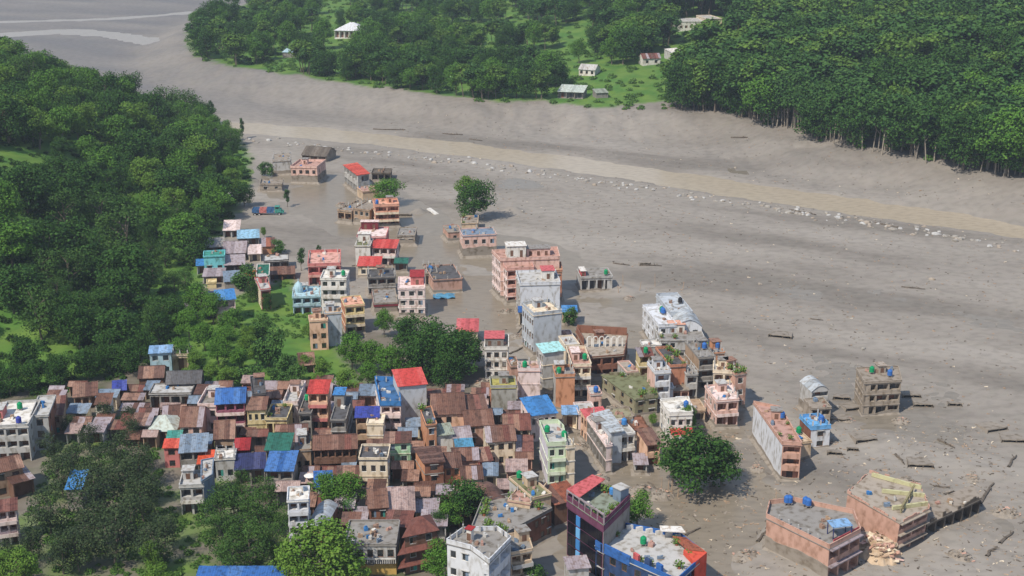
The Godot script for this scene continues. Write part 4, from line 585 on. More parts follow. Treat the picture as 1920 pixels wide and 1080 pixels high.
func mat(c: String, kind := "wall") -> StandardMaterial3D:
	var key := c + "|" + kind
	if mats.has(key): return mats[key]
	var m := StandardMaterial3D.new()
	m.albedo_color = pal(c)
	m.uv1_triplanar = true
	m.uv1_world_triplanar = true
	m.roughness = 0.88
	m.metallic_specular = 0.3
	match kind:
		"wall":
			m.albedo_texture = tex_grime
			m.uv1_scale = Vector3(.09, .04, .09)
		"flat":
			m.albedo_texture = tex_grime
			m.uv1_scale = Vector3(.06, .06, .06)
		"sheet", "sheet1", "sheet2":
			m.albedo_texture = tex_rust if c.begins_with("rust") or c == "tin" or c == "brown" else tex_sheet
			m.uv1_scale = Vector3(.07, .07, .07)
			m.roughness = 0.6
			m.metallic_specular = 0.4
			if kind == "sheet1": m.albedo_color = m.albedo_color.darkened(.1)
			if kind == "sheet2": m.albedo_color = m.albedo_color.lightened(.09)
		"plain":
			m.uv1_triplanar = false
			m.roughness = 0.5
	mats[key] = m
	return m

func vcol_mat(key: String, rough := 0.8) -> StandardMaterial3D:
	if mats.has(key): return mats[key]
	var m := StandardMaterial3D.new()
	m.vertex_color_use_as_albedo = true
	m.roughness = rough
	m.metallic_specular = 0.25
	mats[key] = m
	return m

func clear_glass() -> StandardMaterial3D:
	if mats.has("clear"): return mats["clear"]
	var m := StandardMaterial3D.new()
	m.albedo_color = Color(.4, .45, .47, .07)
	m.transparency = BaseMaterial3D.TRANSPARENCY_ALPHA
	m.roughness = 0.08
	mats["clear"] = m
	return m

func glass_mat() -> StandardMaterial3D:
	if mats.has("pane"): return mats["pane"]
	var m := StandardMaterial3D.new()
	m.albedo_color = Color(.09, .085, .12)
	m.roughness = 0.12
	m.metallic_specular = 0.4
	mats["pane"] = m
	return m

# ---------------------------------------------------------------- terrain
var gx0 := -1400.0
var gz0 := -2600.0
var gstep := 10.0
var gnx := 281
var gnz := 266
var f_hill := PackedFloat32Array()
var f_bank := PackedFloat32Array()
var f_river := PackedFloat32Array()
var f_flood := PackedFloat32Array()
var f_garden := PackedFloat32Array()
var f_grove := PackedFloat32Array()

func poly_dist(p: Vector2, pl: PackedVector2Array, closed: bool) -> float:
	var best := 1e9
	var n := pl.size()
	for i in (n if closed else n - 1):
		var q := Geometry2D.get_closest_point_to_segment(p, pl[i], pl[(i + 1) % n])
		best = min(best, p.distance_squared_to(q))
	return sqrt(best)

func signed(p: Vector2, pl: PackedVector2Array) -> float:
	var d := poly_dist(p, pl, true)
	return d if Geometry2D.is_point_in_polygon(p, pl) else -d

var hill_poly := PackedVector2Array()
var bank_poly := PackedVector2Array()

func build_fields() -> void:
	for p in HILL_NEAR: hill_poly.append(p)
	for i in range(HILL_FAR.size() - 1, 0, -1): hill_poly.append(HILL_FAR[i])
	for p in BANK_EDGE: bank_poly.append(p)
	bank_poly.append(Vector2(3000, -900))
	bank_poly.append(Vector2(3000, -4000))
	bank_poly.append(Vector2(200, -4000))
	for i in range(BANK_BACK.size() - 1, 0, -1): bank_poly.append(BANK_BACK[i])
	var n := gnx * gnz
	f_hill.resize(n); f_bank.resize(n); f_river.resize(n); f_flood.resize(n); f_garden.resize(n); f_grove.resize(n)
	for j in gnz:
		for i in gnx:
			var p := Vector2(gx0 + i * gstep, gz0 + j * gstep)
			var k := j * gnx + i
			f_hill[k] = signed(p, hill_poly)
			f_bank[k] = signed(p, bank_poly)
			f_river[k] = min(poly_dist(p, RIVER, false), poly_dist(p, STREAM, false), poly_dist(p, BRAID, false) + 6.0)
			var near: bool = p.y > -760 and abs(p.x) < 260
			f_flood[k] = signed(p, FLOOD) if near else -200.0
			f_garden[k] = signed(p, GARDEN) if near else -200.0
			f_grove[k] = signed(p, GROVE) if near else -200.0

func field(f: PackedFloat32Array, x: float, z: float) -> float:
	var u: float = clamp((x - gx0) / gstep, 0.0, gnx - 1.001)
	var v: float = clamp((z - gz0) / gstep, 0.0, gnz - 1.001)
	var i := int(u)
	var j := int(v)
	u -= i
	v -= j
	var k := j * gnx + i
	return lerp(lerp(f[k], f[k + 1], u), lerp(f[k + gnx], f[k + gnx + 1], u), v)

func height(x: float, z: float) -> float:
	var n1 := noise.get_noise_2d(x, z)
	var h := 0.38 + 0.22 * n1 + 0.045 * noise2.get_noise_2d(x * 5, z * 5) + 0.13 * noise.get_noise_2d(x * 0.5 + z * 0.3 + 300, z * 2.2 - x * 1.1)
	var fd := field(f_flood, x, z)
	h -= 0.42 * smoothstep(-9.0, 8.0, fd)
	var hd := field(f_hill, x, z)
	if hd > 0:
		h += 29.0 * smoothstep(0.0, 105.0, hd) + n1 * 2.5 * smoothstep(0.0, 20.0, hd)
	var bd := field(f_bank, x, z)
	var wob := bd + 5.0 * noise.get_noise_2d(x * 2.5, z * 2.5)
	if bd > -70:
		h += 10.4 * smoothstep(-40.0, 3.0, wob)
		if bd > 0: h += 40.0 * (1.0 - exp(-bd / 330.0)) * smoothstep(-60.0, 180.0, x) + n1 * 2.0 * smoothstep(0.0, 40.0, bd)
		h += smoothstep(-60.0, -30.0, bd) * (1.0 - smoothstep(-6.0, 8.0, bd)) * (1.7 * noise2.get_noise_2d(x * 1.5, z * .6) + 0.4 * noise2.get_noise_2d(x * 5.0, z * 3.0) + 0.5 * n1)
	if z > -660 and z < -230:
		for m in MOUNDS:
			var q: float = ((x - m[0]) * (x - m[0]) + (z - m[1]) * (z - m[1])) / (m[2] * m[2])
			if q < 1.0: h += m[3] * (1.0 - q) * (1.0 - q) * (1.0 + .5 * noise2.get_noise_2d(x * 8, z * 8))
	var rd := field(f_river, x, z) + 3.5 * noise.get_noise_2d(x * 1.6, z * 3.0 + 70) + 3.0 * noise2.get_noise_2d(x * 2.0, z * 4.0)
	h -= 1.1 * (1.0 - smoothstep(9.0, 17.0, rd)) * (1.0 - smoothstep(-30.0, -10.0, bd))
	return h

func ground_color(x: float, z: float, h: float) -> Color:
	# linear base colours of what lies there: mud, gravel, soil, grass
	var flow := noise.get_noise_2d(x * 0.35 + z * 0.22, z * 1.5 - x * 0.75)
	var fine := noise2.get_noise_2d(x * 3.0, z * 3.0)
	var mud := Color(.270, .247, .222)
	var wet := Color(.186, .169, .150)
	var pale := Color(.33, .306, .278)
	var c := mud
	c = c.lerp(wet, clamp(smoothstep(0.0, 0.45, flow) * 0.9, 0, 1))
	c = c.lerp(pale, clamp(smoothstep(0.0, 0.5, -flow) * 0.6, 0, 1))
	c = c.lerp(wet, smoothstep(0.2, 0.6, fine) * 0.13)
	c = c.lerp(pale, smoothstep(0.3, 0.6, -fine) * 0.12)
	var bd := field(f_bank, x, z)
	var grey := Color(.228, .211, .193)
	var gravel := Color(.165, .164, .170)  # gravel grey with distant haze and cloud shade mixed into the colour
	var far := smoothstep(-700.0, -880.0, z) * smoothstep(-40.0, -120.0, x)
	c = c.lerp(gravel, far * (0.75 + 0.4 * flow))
	c = c.lerp(grey, smoothstep(-60.0, -28.0, bd) * (0.55 + 0.5 * fine))
	var grass := Color(.07, .165, .03).lerp(Color(.125, .215, .04), clamp(0.5 + 1.4 * fine, 0, 1))
	if bd > -8:
		var e := bd + 7.0 * noise.get_noise_2d(x * 3.0, z * 3.0)
		var gg := grass
		# on the right the flood left bare mud under the first trees
		c = c.lerp(gg, smoothstep(-1.0, 4.0, e - 16.0 * smoothstep(50.0, 90.0, x)))
	var hd := field(f_hill, x, z)
	if hd > -14:
		var e2 := hd + 7.0 + 4.0 * fine
		c = c.lerp(grass, smoothstep(-2.0, 3.0, e2))
	var gd := field(f_garden, x, z) + 3.0 * fine
	c = c.lerp(grass, smoothstep(-2.0, 2.0, gd))
	var gv := field(f_grove, x, z) + 3.0 * fine
	c = c.lerp(Color(.17, .15, .125).lerp(grass, clamp(.4 + fine, 0, 1)), smoothstep(-3.0, 2.0, gv))
	# trodden town earth beyond the flood line
	if z > -420 and x < 40:
		var fd := field(f_flood, x, z)
		var s: float = smoothstep(4.0, 14.0, -fd) * (1.0 - smoothstep(-2.0, 2.0, gd)) * (1.0 - smoothstep(-4.0, 2.0, hd)) * (1.0 - smoothstep(-3.0, 2.0, gv))
		c = c.lerp(Color(.17, .15, .125).lerp(Color(.08, .10, .045), smoothstep(0.0, 0.35, fine)), s)
	return c

func build_terrain() -> void:
	var xs: Array[float] = []
	var zs: Array[float] = []
	var x := -2600.0
	while x < 2600.0:
		xs.append(x)
		var ax: float = abs(x + (0.5 if x < 0 else 0.0))
		x += 1.5 if ax < 175 else (3.5 if ax < 420 else (14.0 if ax < 900 else 120.0))
	xs.append(2600.0)
	var z := 40.0
	while z > -3600.0:
		zs.append(z)
		z -= 20.0 if z > -240 else (1.4 if z > -460 else (2.0 if z > -700 else (3.5 if z > -1000 else (8.0 if z > -1500 else 100.0))))
	var nx := xs.size()
	var nz := zs.size()
	var verts := PackedVector3Array()
	var cols := PackedColorArray()
	var nrm := PackedVector3Array()
	verts.resize(nx * nz); cols.resize(nx * nz); nrm.resize(nx * nz)
	for j in nz:
		for i in nx:
			var hh := height(xs[i], zs[j])
			verts[j * nx + i] = Vector3(xs[i], hh, zs[j])
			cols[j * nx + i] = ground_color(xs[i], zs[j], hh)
	for j in nz:
		for i in nx:
			var k := j * nx + i
			var dx := verts[j * nx + min(i + 1, nx - 1)] - verts[j * nx + max(i - 1, 0)]
			var dz := verts[max(j - 1, 0) * nx + i] - verts[min(j + 1, nz - 1) * nx + i]
			nrm[k] = dz.cross(dx).normalized()
	var idx := PackedInt32Array()
	idx.resize((nx - 1) * (nz - 1) * 6)
	var q := 0
	for j in nz - 1:
		for i in nx - 1:
			var a := j * nx + i
			var b := a + nx
			for v in [a, b, b + 1, a, b + 1, a + 1]:
				idx[q] = v
				q += 1
	var arr := []
	arr.resize(Mesh.ARRAY_MAX)
	arr[Mesh.ARRAY_VERTEX] = verts
	arr[Mesh.ARRAY_NORMAL] = nrm
	arr[Mesh.ARRAY_COLOR] = cols
	arr[Mesh.ARRAY_INDEX] = idx
	var m := ArrayMesh.new()
	m.add_surface_from_arrays(Mesh.PRIMITIVE_TRIANGLES, arr)
	var mt := StandardMaterial3D.new()
	mt.vertex_color_use_as_albedo = true
	mt.albedo_texture = tex_mud
	mt.uv1_triplanar = true
	mt.uv1_world_triplanar = true
	mt.uv1_scale = Vector3(.012, .012, .018)
	mt.roughness = .82
	mt.metallic_specular = .3
	structure("ground", m, mt)
	print("terrain ", nx, "x", nz)

func water_mat(c: Color, rough: float) -> StandardMaterial3D:
	var m := StandardMaterial3D.new()
	m.albedo_color = c.linear_to_srgb()
	m.roughness = rough
	m.metallic_specular = .35
	m.albedo_texture = tex_mud
	m.uv1_triplanar = true
	m.uv1_world_triplanar = true
	m.uv1_scale = Vector3(.012, .012, .03)
	return m

func ribbon(line: PackedVector2Array, half: float, y: float) -> ArrayMesh:
	var st := newst()
	for i in line.size() - 1:
		var t := (line[i + 1] - line[i]).normalized()
		var t0 := t if i == 0 else ((line[i] - line[i - 1]).normalized() + t).normalized()
		var t1 := t if i == line.size() - 2 else ((line[i + 2] - line[i + 1]).normalized() + t).normalized()
		var n0 := Vector2(-t0.y, t0.x) * half
		var n1 := Vector2(-t1.y, t1.x) * half
		quad(st, v3(line[i] + n0, y), v3(line[i] - n0, y), v3(line[i + 1] - n1, y), v3(line[i + 1] + n1, y))
	return st.commit()

func build_water() -> void:
	structure("river", ribbon(RIVER, 30, -.12), water_mat(Color(.40, .345, .268), .25))
	structure("stream", ribbon(STREAM, 34, -.1), water_mat(Color(.31, .29, .265), .35))
	structure("braided_stream", ribbon(BRAID, 24, -.1), water_mat(Color(.31, .29, .265), .35))
	# shallow puddles left in the hollows of the mud
	var sp := newst()
	var gs := 5.0
	for i in 70:
		for j in 84:
			var x := -75.0 + i * gs
			var z := -255.0 - j * gs
			var keep := true
			for d in [[0, 0], [1, 0], [0, 1], [1, 1]]:
				var px: float = x + d[0] * gs
				var pz: float = z - d[1] * gs
				if field(f_flood, px, pz) > -9 or field(f_hill, px, pz) > -12 or field(f_bank, px, pz) > -44 or field(f_river, px, pz) < 22 or field(f_garden, px, pz) > -5 or field(f_grove, px, pz) > -4 or (px < 30 and pz > -400): keep = false
			if keep: quad(sp, Vector3(x, .265, z), Vector3(x, .265, z - gs), Vector3(x + gs, .265, z - gs), Vector3(x + gs, .265, z))
	structure("puddle_water", sp.commit(), water_mat(Color(.215, .19, .155), .15))
	var st := newst()
	cap(st, grow(FLOOD, 0.0), .03, true)
	structure("flood_water", st.commit(), water_mat(Color(.232, .2, .158), .28))

# ---------------------------------------------------------------- buildings
func unit_box() -> Mesh:
	if not meshes.has("unit"):
		var st := newst()
		boxat(st, Vector3.ZERO, Vector3.ONE)
		meshes["unit"] = st.commit()
	return meshes["unit"]

func frame_mesh() -> Mesh:
	if not meshes.has("frame"):
		var st := newst()
		boxat(st, Vector3(0, .47, 0), Vector3(1, .06, .1))
		boxat(st, Vector3(0, -.47, 0), Vector3(1.1, .06, .16))
		boxat(st, Vector3(-.47, 0, 0), Vector3(.06, .9, .1))
		boxat(st, Vector3(.47, 0, 0), Vector3(.06, .9, .1))
		meshes["frame"] = st.commit()
	return meshes["frame"]

func facade(st: SurfaceTool, root: Node3D, a: Vector2, b: Vector2, y0: float, y1: float, fh: float, storeys: int, spec: String, frame: String, mud: float) -> void:
	var L := a.distance_to(b)
	var t := (b - a) / L
	var nrm := Vector2(-t.y, t.x)
	var rects := []
	var kind := spec[0]
	var cnt := int(spec.substr(1)) if spec.length() > 1 else 0
	if kind != "n" and cnt > 0 and L > 1.5:
		cnt = max(1, min(cnt, int(L / 1.15)))
		var bay := L / cnt
		for s in storeys:
			var f0 := s * fh
			for k in cnt:
				var uc := (k + .5) * bay
				if kind == "w":
					if rng.randf() < .07: continue
					var w: float = min(1.7, bay * .6) * rng.randf_range(.82, 1.08)
					var hh: float = min(1.75, fh * .54)
					var v0: float = f0 + fh * .27
					if v0 + hh < mud: continue
					rects.append([uc - w / 2, uc + w / 2, v0, v0 + hh, .22, "w"])
				else:
					var w2: float = bay - min(.5, bay * .2)
					var v1: float = f0 + (fh * .33 if s > 0 else .25)
					if f0 + fh * .8 < mud: continue
					rects.append([uc - w2 / 2, uc + w2 / 2, v1, f0 + fh * .86, 1.7, "v"])
	var us := [0.0, L]
	var vs := [y0, y1]
	for r in rects:
		for q in 2:
			if not us.has(r[q]): us.append(r[q])
			if not vs.has(r[q + 2]): vs.append(r[q + 2])
	us.sort()
	vs.sort()
	for i in us.size() - 1:
		for j in vs.size() - 1:
			var cu: float = (us[i] + us[i + 1]) / 2
			var cv: float = (vs[j] + vs[j + 1]) / 2
			var hole := false
			for r in rects:
				if cu > r[0] and cu < r[1] and cv > r[2] and cv < r[3]:
					hole = true
					break
			if hole: continue
			var p: Vector2 = a + t * us[i]
			var q2: Vector2 = a + t * us[i + 1]
			quad(st, v3(p, vs[j]), v3(p, vs[j + 1]), v3(q2, vs[j + 1]), v3(q2, vs[j]))
	var ang := atan2(-t.y, t.x)
	for r in rects:
		var p: Vector2 = a + t * r[0]
		var q2: Vector2 = a + t * r[1]
		var dpt: float = r[4]
		var pi: Vector2 = p - nrm * dpt
		var qi: Vector2 = q2 - nrm * dpt
		quad(st, v3(p, r[2]), v3(p, r[3]), v3(pi, r[3]), v3(pi, r[2]))
		quad(st, v3(qi, r[2]), v3(qi, r[3]), v3(q2, r[3]), v3(q2, r[2]))
		quad(st, v3(p, r[2]), v3(pi, r[2]), v3(qi, r[2]), v3(q2, r[2]))
		quad(st, v3(pi, r[3]), v3(p, r[3]), v3(q2, r[3]), v3(qi, r[3]))
		if r[5] == "v": quad(st, v3(pi, r[2]), v3(pi, r[3]), v3(qi, r[3]), v3(qi, r[2]))
		var mid: Vector2 = (pi + qi) / 2
		var w: float = r[1] - r[0]
		var hh: float = r[3] - r[2]
		if r[5] == "w":
			var c := v3(mid + nrm * .1, r[2] + hh / 2)
			var win := part("window", frame_mesh(), mat(frame, "plain"), root, Transform3D(Basis(Vector3.UP, ang) * Basis.from_scale(Vector3(w, hh, 1)), c))
			part("pane", unit_box(), clear_glass(), win, Transform3D(Basis.from_scale(Vector3(.92, .92, .02)), Vector3(0, 0, -.02)))
			if rng.randf() < .16: part("shutter", unit_box(), mat(["brown", "teal", "bluegrey", "tan"][rng.randi() % 4]), win, Transform3D(Basis.from_scale(Vector3(.46, .9, .05)), Vector3(.24, 0, .04)))
			if rng.randf() < .3: part("sunshade", unit_box(), mat("lgrey"), root, Transform3D(Basis(Vector3.UP, ang) * Basis.from_scale(Vector3(w + .35, .09, .34)), v3(mid + nrm * (.22 + .17), r[3] + .14)))
		else:
			var dw: float = min(w * .62, 1.5)
			var c2 := v3(mid + nrm * .06, r[2] + hh * .44)
			part("door", unit_box(), mat(["brown", "brown", "brickd", "dgrey"][rng.randi() % 4]), root, Transform3D(Basis(Vector3.UP, ang) * Basis.from_scale(Vector3(dw, hh * .86, .08)), c2))

func sheets(root: Node3D, a: Vector3, b: Vector3, up: Vector3, col: String, called := "roof_sheet") -> void:
	# a, b: ends of the lower edge; up: vector from lower edge to upper edge
	var L := a.distance_to(b)
	var t := (b - a) / L
	var n: int = clamp(int(round(L / 1.5)), 2, 18)
	var w := L / n
	var nrm := up.cross(t).normalized()
	if nrm.y < 0: nrm = -nrm
	var st := newst()
	var k := 6
	for i in k:
		var u0 := w * 1.03 * i / k
		var u1 := w * 1.03 * (i + 1) / k
		var e0 := nrm * (.05 if i % 2 == 0 else 0.0)
		var e1 := nrm * (.05 if (i + 1) % 2 == 0 else 0.0)
		quad(st, t * u0 + e0, t * u0 + e0 + up, t * u1 + e1 + up, t * u1 + e1)
	# turned-down lower edge, so the sheet shows thickness
	quad(st, nrm * -.08, nrm * .05, t * w * 1.03 + nrm * .05, t * w * 1.03 - nrm * .08)
	var m := st.commit()
	var kinds := ["sheet", "sheet", "sheet1", "sheet2"]
	for i in n:
		var kd: String = kinds[rng.randi() % 4]
		var cl := col
		if col.begins_with("rust") and rng.randf() < .45: cl = ["rust", "rustd", "rustp", "rustr", "greyp", "rustp"][rng.randi() % 6]
		var o := a + t * (w * i) + nrm * (rng.randf() * .03 + (.012 if i % 2 else 0.0)) - up.normalized() * rng.randf_range(0, .12)
		part(called, m, mat(cl, kd), root, Transform3D(Basis.IDENTITY, o))

func mud_coat(root: Node3D, poly: PackedVector2Array, m: float, top: float, skip: int) -> void:
	var st := newst()
	var gp := grow(poly, .07)
	var foot := grow(poly, 1.3)
	var n := gp.size()
	for i in n:
		var a := gp[i]
		var b := gp[(i + 1) % n]
		if i == skip: continue
		var L := a.distance_to(b)
		var c: int = max(2, int(L / .6))
		var prev := -1.0
		for k in c:
			var p := a.lerp(b, float(k) / c)
			var q := a.lerp(b, float(k + 1) / c)
			var wp := p + Vector2(root.position.x, root.position.z)
			var wq := q + Vector2(root.position.x, root.position.z)
			var h0: float = clamp(m + .9 * noise.get_noise_2d(wp.x * 9, wp.y * 9), .4, top - .1)
			var h1: float = clamp(m + .9 * noise.get_noise_2d(wq.x * 9, wq.y * 9), .4, top - .1)
			var f0 := foot[i].lerp(foot[(i + 1) % n], float(k) / c)
			var f1 := foot[i].lerp(foot[(i + 1) % n], float(k + 1) / c)
			quad(st, v3(p, min(.9, h0 * .45)), v3(p, h0), v3(q, h1), v3(q, min(.9, h1 * .45)))
			quad(st, v3(f0, -.2), v3(p, min(.9, h0 * .45)), v3(q, min(.9, h1 * .45)), v3(f1, -.2))
			var pi := poly[i].lerp(poly[(i + 1) % n], float(k) / c)
			var qi := poly[i].lerp(poly[(i + 1) % n], float(k + 1) / c)
			quad(st, v3(p, h0), v3(pi, h0 + .03), v3(qi, h1 + .03), v3(q, h1))
	part("mud_coat", st.commit(), mat("mudg", "flat"), root)

func edge_box(st: SurfaceTool, a: Vector2, b: Vector2, y0: float, y1: float, thick: float) -> void:
	var t := (b - a).normalized()
	var c := (a + b) / 2
	boxat(st, v3(c, (y0 + y1) / 2), Vector3(a.distance_to(b), y1 - y0, thick), atan2(-t.y, t.x))

func hero_of(o: Dictionary) -> String:
	return o.get("hero", "")

func house(row: Array) -> void:
	var pl: Array = row[3]
	var H: float = row[4]
	var storeys: int = row[5]
	var wall: String = row[6]
	var roof: String = row[7]
	var rc: String = row[8]
	var ed: PackedStringArray = (row[9] as String).split(",")
	var o: Dictionary = row[10]
	var poly := PackedVector2Array()
	var c := Vector2.ZERO
	for i in range(0, pl.size(), 2):
		poly.append(Vector2(pl[i], pl[i + 1]))
		c += poly[-1]
	c /= poly.size()
	var n := poly.size()
	for i in n: poly[i] -= c
	var e: float = o.get("e", 0.0)
	if e > 0: e = height(c.x, c.y) - .1
	var root := thing(row[1], row[0], row[2], Vector3(c.x, e, c.y), o.get("g", ""))
	rng.seed = hash(row[0]) + int(c.x * 7)
	if row[1] == "ruined_house" or o.get("hero", "") == "ship": root.rotation = Vector3(rng.randf_range(-.03, .03), 0, rng.randf_range(-.035, .035)) + (Vector3(.03, 0, -.045) if hero_of(o) == "collapse" else Vector3.ZERO)
	var fh := H / storeys
	var mud: float = o.get("mud", 0.9 if e == 0 and field(f_flood, c.x, c.y) > -4.0 and hero_of(o) == "" else 0.0)
	var frame: String = ["brown", "white", "lgrey", "brown"][rng.randi() % 4]
	var par: float = o.get("par", .3)
	var A := poly[0]
	var B := poly[1]
	var D := poly[n - 1]
	var C := poly[2]
	var hero: String = o.get("hero", "")
	# walls
	var st := newst()
	var st2 := newst()
	var has2 := o.has("leftcol")
	var side := ""
	if not has2 and hero == "" and roof == "flat" and storeys > 1 and row[1] == "house" and rng.randf() < .45:
		side = ["brickp", "grey", "bricko", "ggrey", "lgrey", "brickd"][rng.randi() % 6]
	var st3 := newst()
	for i in n:
		var sp: String = ed[i] if i < ed.size() else "n"
		var use := st2 if has2 and i == n - 1 else (st3 if side != "" and i > 0 else st)
		var ww := wall
		facade(use, root, poly[i], poly[(i + 1) % n], -1.0, H, fh, storeys, sp, frame, mud if i != int(o.get("mudskip", -1)) else 0.0)
	cap(st, poly, H - .02, true)
	for s in storeys: cap(st, grow(poly, -.02), s * fh + .02, true)
	var dpt := (D - A).length()
	var nb := (D - A).normalized()
	var tb := (B - A).normalized()
	if roof == "shed":
		var up := .16 * dpt
		tri(st, v3(B, H), v3(C, H + up), v3(C, H))
		tri(st, v3(A, H), v3(D, H), v3(D, H + up))
		quad(st, v3(C, H), v3(C, H + up), v3(D, H + up), v3(D, H))
	elif roof == "gable":
		var rise := .25 * dpt
		var m1 := (A + D) / 2
		var m2 := (B + C) / 2
		tri(st, v3(B, H), v3(m2, H + rise), v3(C, H))
		tri(st, v3(D, H), v3(m1, H + rise), v3(A, H))
	elif roof == "vault" or roof == "vaultp":
		for k in 8:
			var u0 := k / 8.0
			var u1 := (k + 1) / 8.0
			var rz := (B - A).length() * .28
			quad(st, v3(A.lerp(B, u0), H - .01), v3(A.lerp(B, u0), H + sin(PI * u0) * rz), v3(A.lerp(B, u1), H + sin(PI * u1) * rz), v3(A.lerp(B, u1), H - .01))
			quad(st, v3(D.lerp(C, u1), H - .01), v3(D.lerp(C, u1), H + sin(PI * u1) * rz), v3(D.lerp(C, u0), H + sin(PI * u0) * rz), v3(D.lerp(C, u0), H - .01))
	part("wall", st.commit(), mat(wall), root)
	if side != "": part("side_wall", st3.commit(), mat(side), root)
	if has2:
		part("wall", st2.commit(), mat(o["leftcol"]), root)
	# storey slabs and balconies
	var band: String = o.get("band", "")
	if band != "":
		for s in range(1, storeys):
			if s * fh < mud: continue
			var sb := newst()
			prism(sb, grow(poly, .14), s * fh - .13, s * fh + .1)
			part("floor_slab", sb.commit(), mat(band), root)
	if o.get("bal", 0) == 1:
		var bc := band if band != "" else wall
		var nf := Vector2(-tb.y, tb.x)
		for s in range(1, storeys):
			if s * fh < mud: continue
			var sb := newst()
			var a2 := A + tb * .1 + nf * .15
			var b2 := B - tb * .1 + nf * .15
			var y := s * fh
			prism(sb, PackedVector2Array([a2 + nf * .85, b2 + nf * .85, b2, a2]), y - .1, y + .06)
			edge_box(sb, a2 + nf * .8, b2 + nf * .8, y + .06, y + .8, .09)
			edge_box(sb, b2 + nf * .8 + tb * -.05, b2 + tb * -.05, y + .06, y + .78, .08)
			edge_box(sb, a2 + tb * .05, a2 + nf * .8 + tb * .05, y + .06, y + .78, .08)
			part("balcony", sb.commit(), mat(bc), root)
	if o.has("fascia"):
		var sb := newst()
		prism(sb, grow(poly, .3), H - .75, H - .2)
		part("fascia", sb.commit(), mat(o["fascia"], "plain"), root)
	# roof
	match roof:
		"flat":
			var sr := newst()
			prism(sr, grow(poly, .22), H, H + .2)
			part("roof_slab", sr.commit(), mat(rc, "flat"), root)
			if par > 0:
				var gp := grow(poly, .08)
				for i in n:
					if o.has("stub") and rng.randf() < .35: continue
					var sp := newst()
					var a3 := gp[i]
					var b3 := gp[(i + 1) % n]
					var tt := (b3 - a3).normalized()
					if o.has("stub") or hero == "collapse":
						var cc: int = max(2, int(a3.distance_to(b3) / 1.1))
						for k in cc:
							if rng.randf() < .3: continue
							var sq := newst()
							edge_box(sq, a3.lerp(b3, (k + .03) / cc), a3.lerp(b3, (k + .97) / cc), H + .2, H + .2 + par * rng.randf_range(.4, 2.6), .2)
							part("broken_parapet", sq.commit(), mat(o.get("parcol", wall)), root)
					else:
						edge_box(sp, a3 + tt * .09, b3 - tt * .07, H + .2, H + .2 + par, .15)
						edge_box(sp, a3 + tt * .05, b3 - tt * .03, H + .2 + par, H + .27 + par, .24)
						part("parapet", sp.commit(), mat(o.get("parcol", wall)), root)
		"slab":
			var sr2 := newst()
			prism(sr2, grow(poly, .45), H + .05, H + .2)
			var rf := part("roof", sr2.commit(), mat(rc, "sheet"), root)
			var gp2 := grow(poly, .45)
			var L2 := gp2[0].distance_to(gp2[1])
			var along := gp2[1].distance_to(gp2[2]) > L2
			var cnt: int = max(2, int((gp2[1].distance_to(gp2[2]) if along else L2) / 1.3))
			for k in cnt:
				var f0 := (k + .04) / cnt
				var f1 := (k + .96) / cnt
				var q0: Vector2 = gp2[0].lerp(gp2[n - 1], f0) if along else gp2[0].lerp(gp2[1], f0)
				var q1: Vector2 = gp2[1].lerp(gp2[2], f0) if along else gp2[0].lerp(gp2[1], f1)
				var q2: Vector2 = gp2[1].lerp(gp2[2], f1) if along else gp2[3].lerp(gp2[2], f1)
				var q3: Vector2 = gp2[0].lerp(gp2[n - 1], f1) if along else gp2[3].lerp(gp2[2], f0)
				var sp2 := newst()
				prism(sp2, PackedVector2Array([q0, q1, q2, q3]), H + .205, H + .25 + rng.randf() * .03)
				part("roof_sheet", sp2.commit(), mat(rc, ["sheet", "sheet1", "sheet2"][rng.randi() % 3]), rf)
		"shed":
			var up2 := v3(nb * (dpt + .8), .16 * (dpt + .8))
			var rf2 := Node3D.new()
			rf2.name = "roof"
			root.add_child(rf2, true)
			sheets(rf2, v3(A - tb * .35 - nb * .45, H - .04), v3(B + tb * .35 - nb * .45, H - .04), up2, rc)
		"gable":
			var rf3 := Node3D.new()
			rf3.name = "roof"
			root.add_child(rf3, true)
			var half := dpt / 2 + .45
			sheets(rf3, v3(A - tb * .35 - nb * .45, H - .19), v3(B + tb * .35 - nb * .45, H - .19), v3(nb * half, .5 * half), rc)
			sheets(rf3, v3(C + tb * .35 + nb * .45, H - .19), v3(D - tb * .35 + nb * .45, H - .19), v3(-nb * half, .5 * half), rc)
			var sg := newst()
			var rm0 := (A + D) / 2 - tb * .38
			var rm1 := (B + C) / 2 + tb * .38
			beam(sg, v3(rm0, H + .25 * dpt + .06), v3(rm1, H + .25 * dpt + .06), .35, .07)
			part("ridge_cap", sg.commit(), mat(rc, "sheet1"), rf3)
		"hip":
			var gp3 := grow(poly, .5)
			var rise3 := .25 * dpt + .1
			var Lr: float = max(.2, (B - A).length() - dpt)
			var ctr := (A + B + C + D) / 4.0
			var r0 := v3(ctr - tb * Lr / 2, H + rise3)
			var r1 := v3(ctr + tb * Lr / 2, H + rise3)
			var y := H - .1
			for k in 4:
				var sh := newst()
				match k:
					0: quad(sh, v3(gp3[0], y), r0, r1, v3(gp3[1], y))
					1: tri(sh, v3(gp3[1], y), r1, v3(gp3[2], y))
					2: quad(sh, v3(gp3[2], y), r1, r0, v3(gp3[3], y))
					3: tri(sh, v3(gp3[3], y), r0, v3(gp3[0], y))
				part("roof_slope", sh.commit(), mat(rc, "sheet"), root)
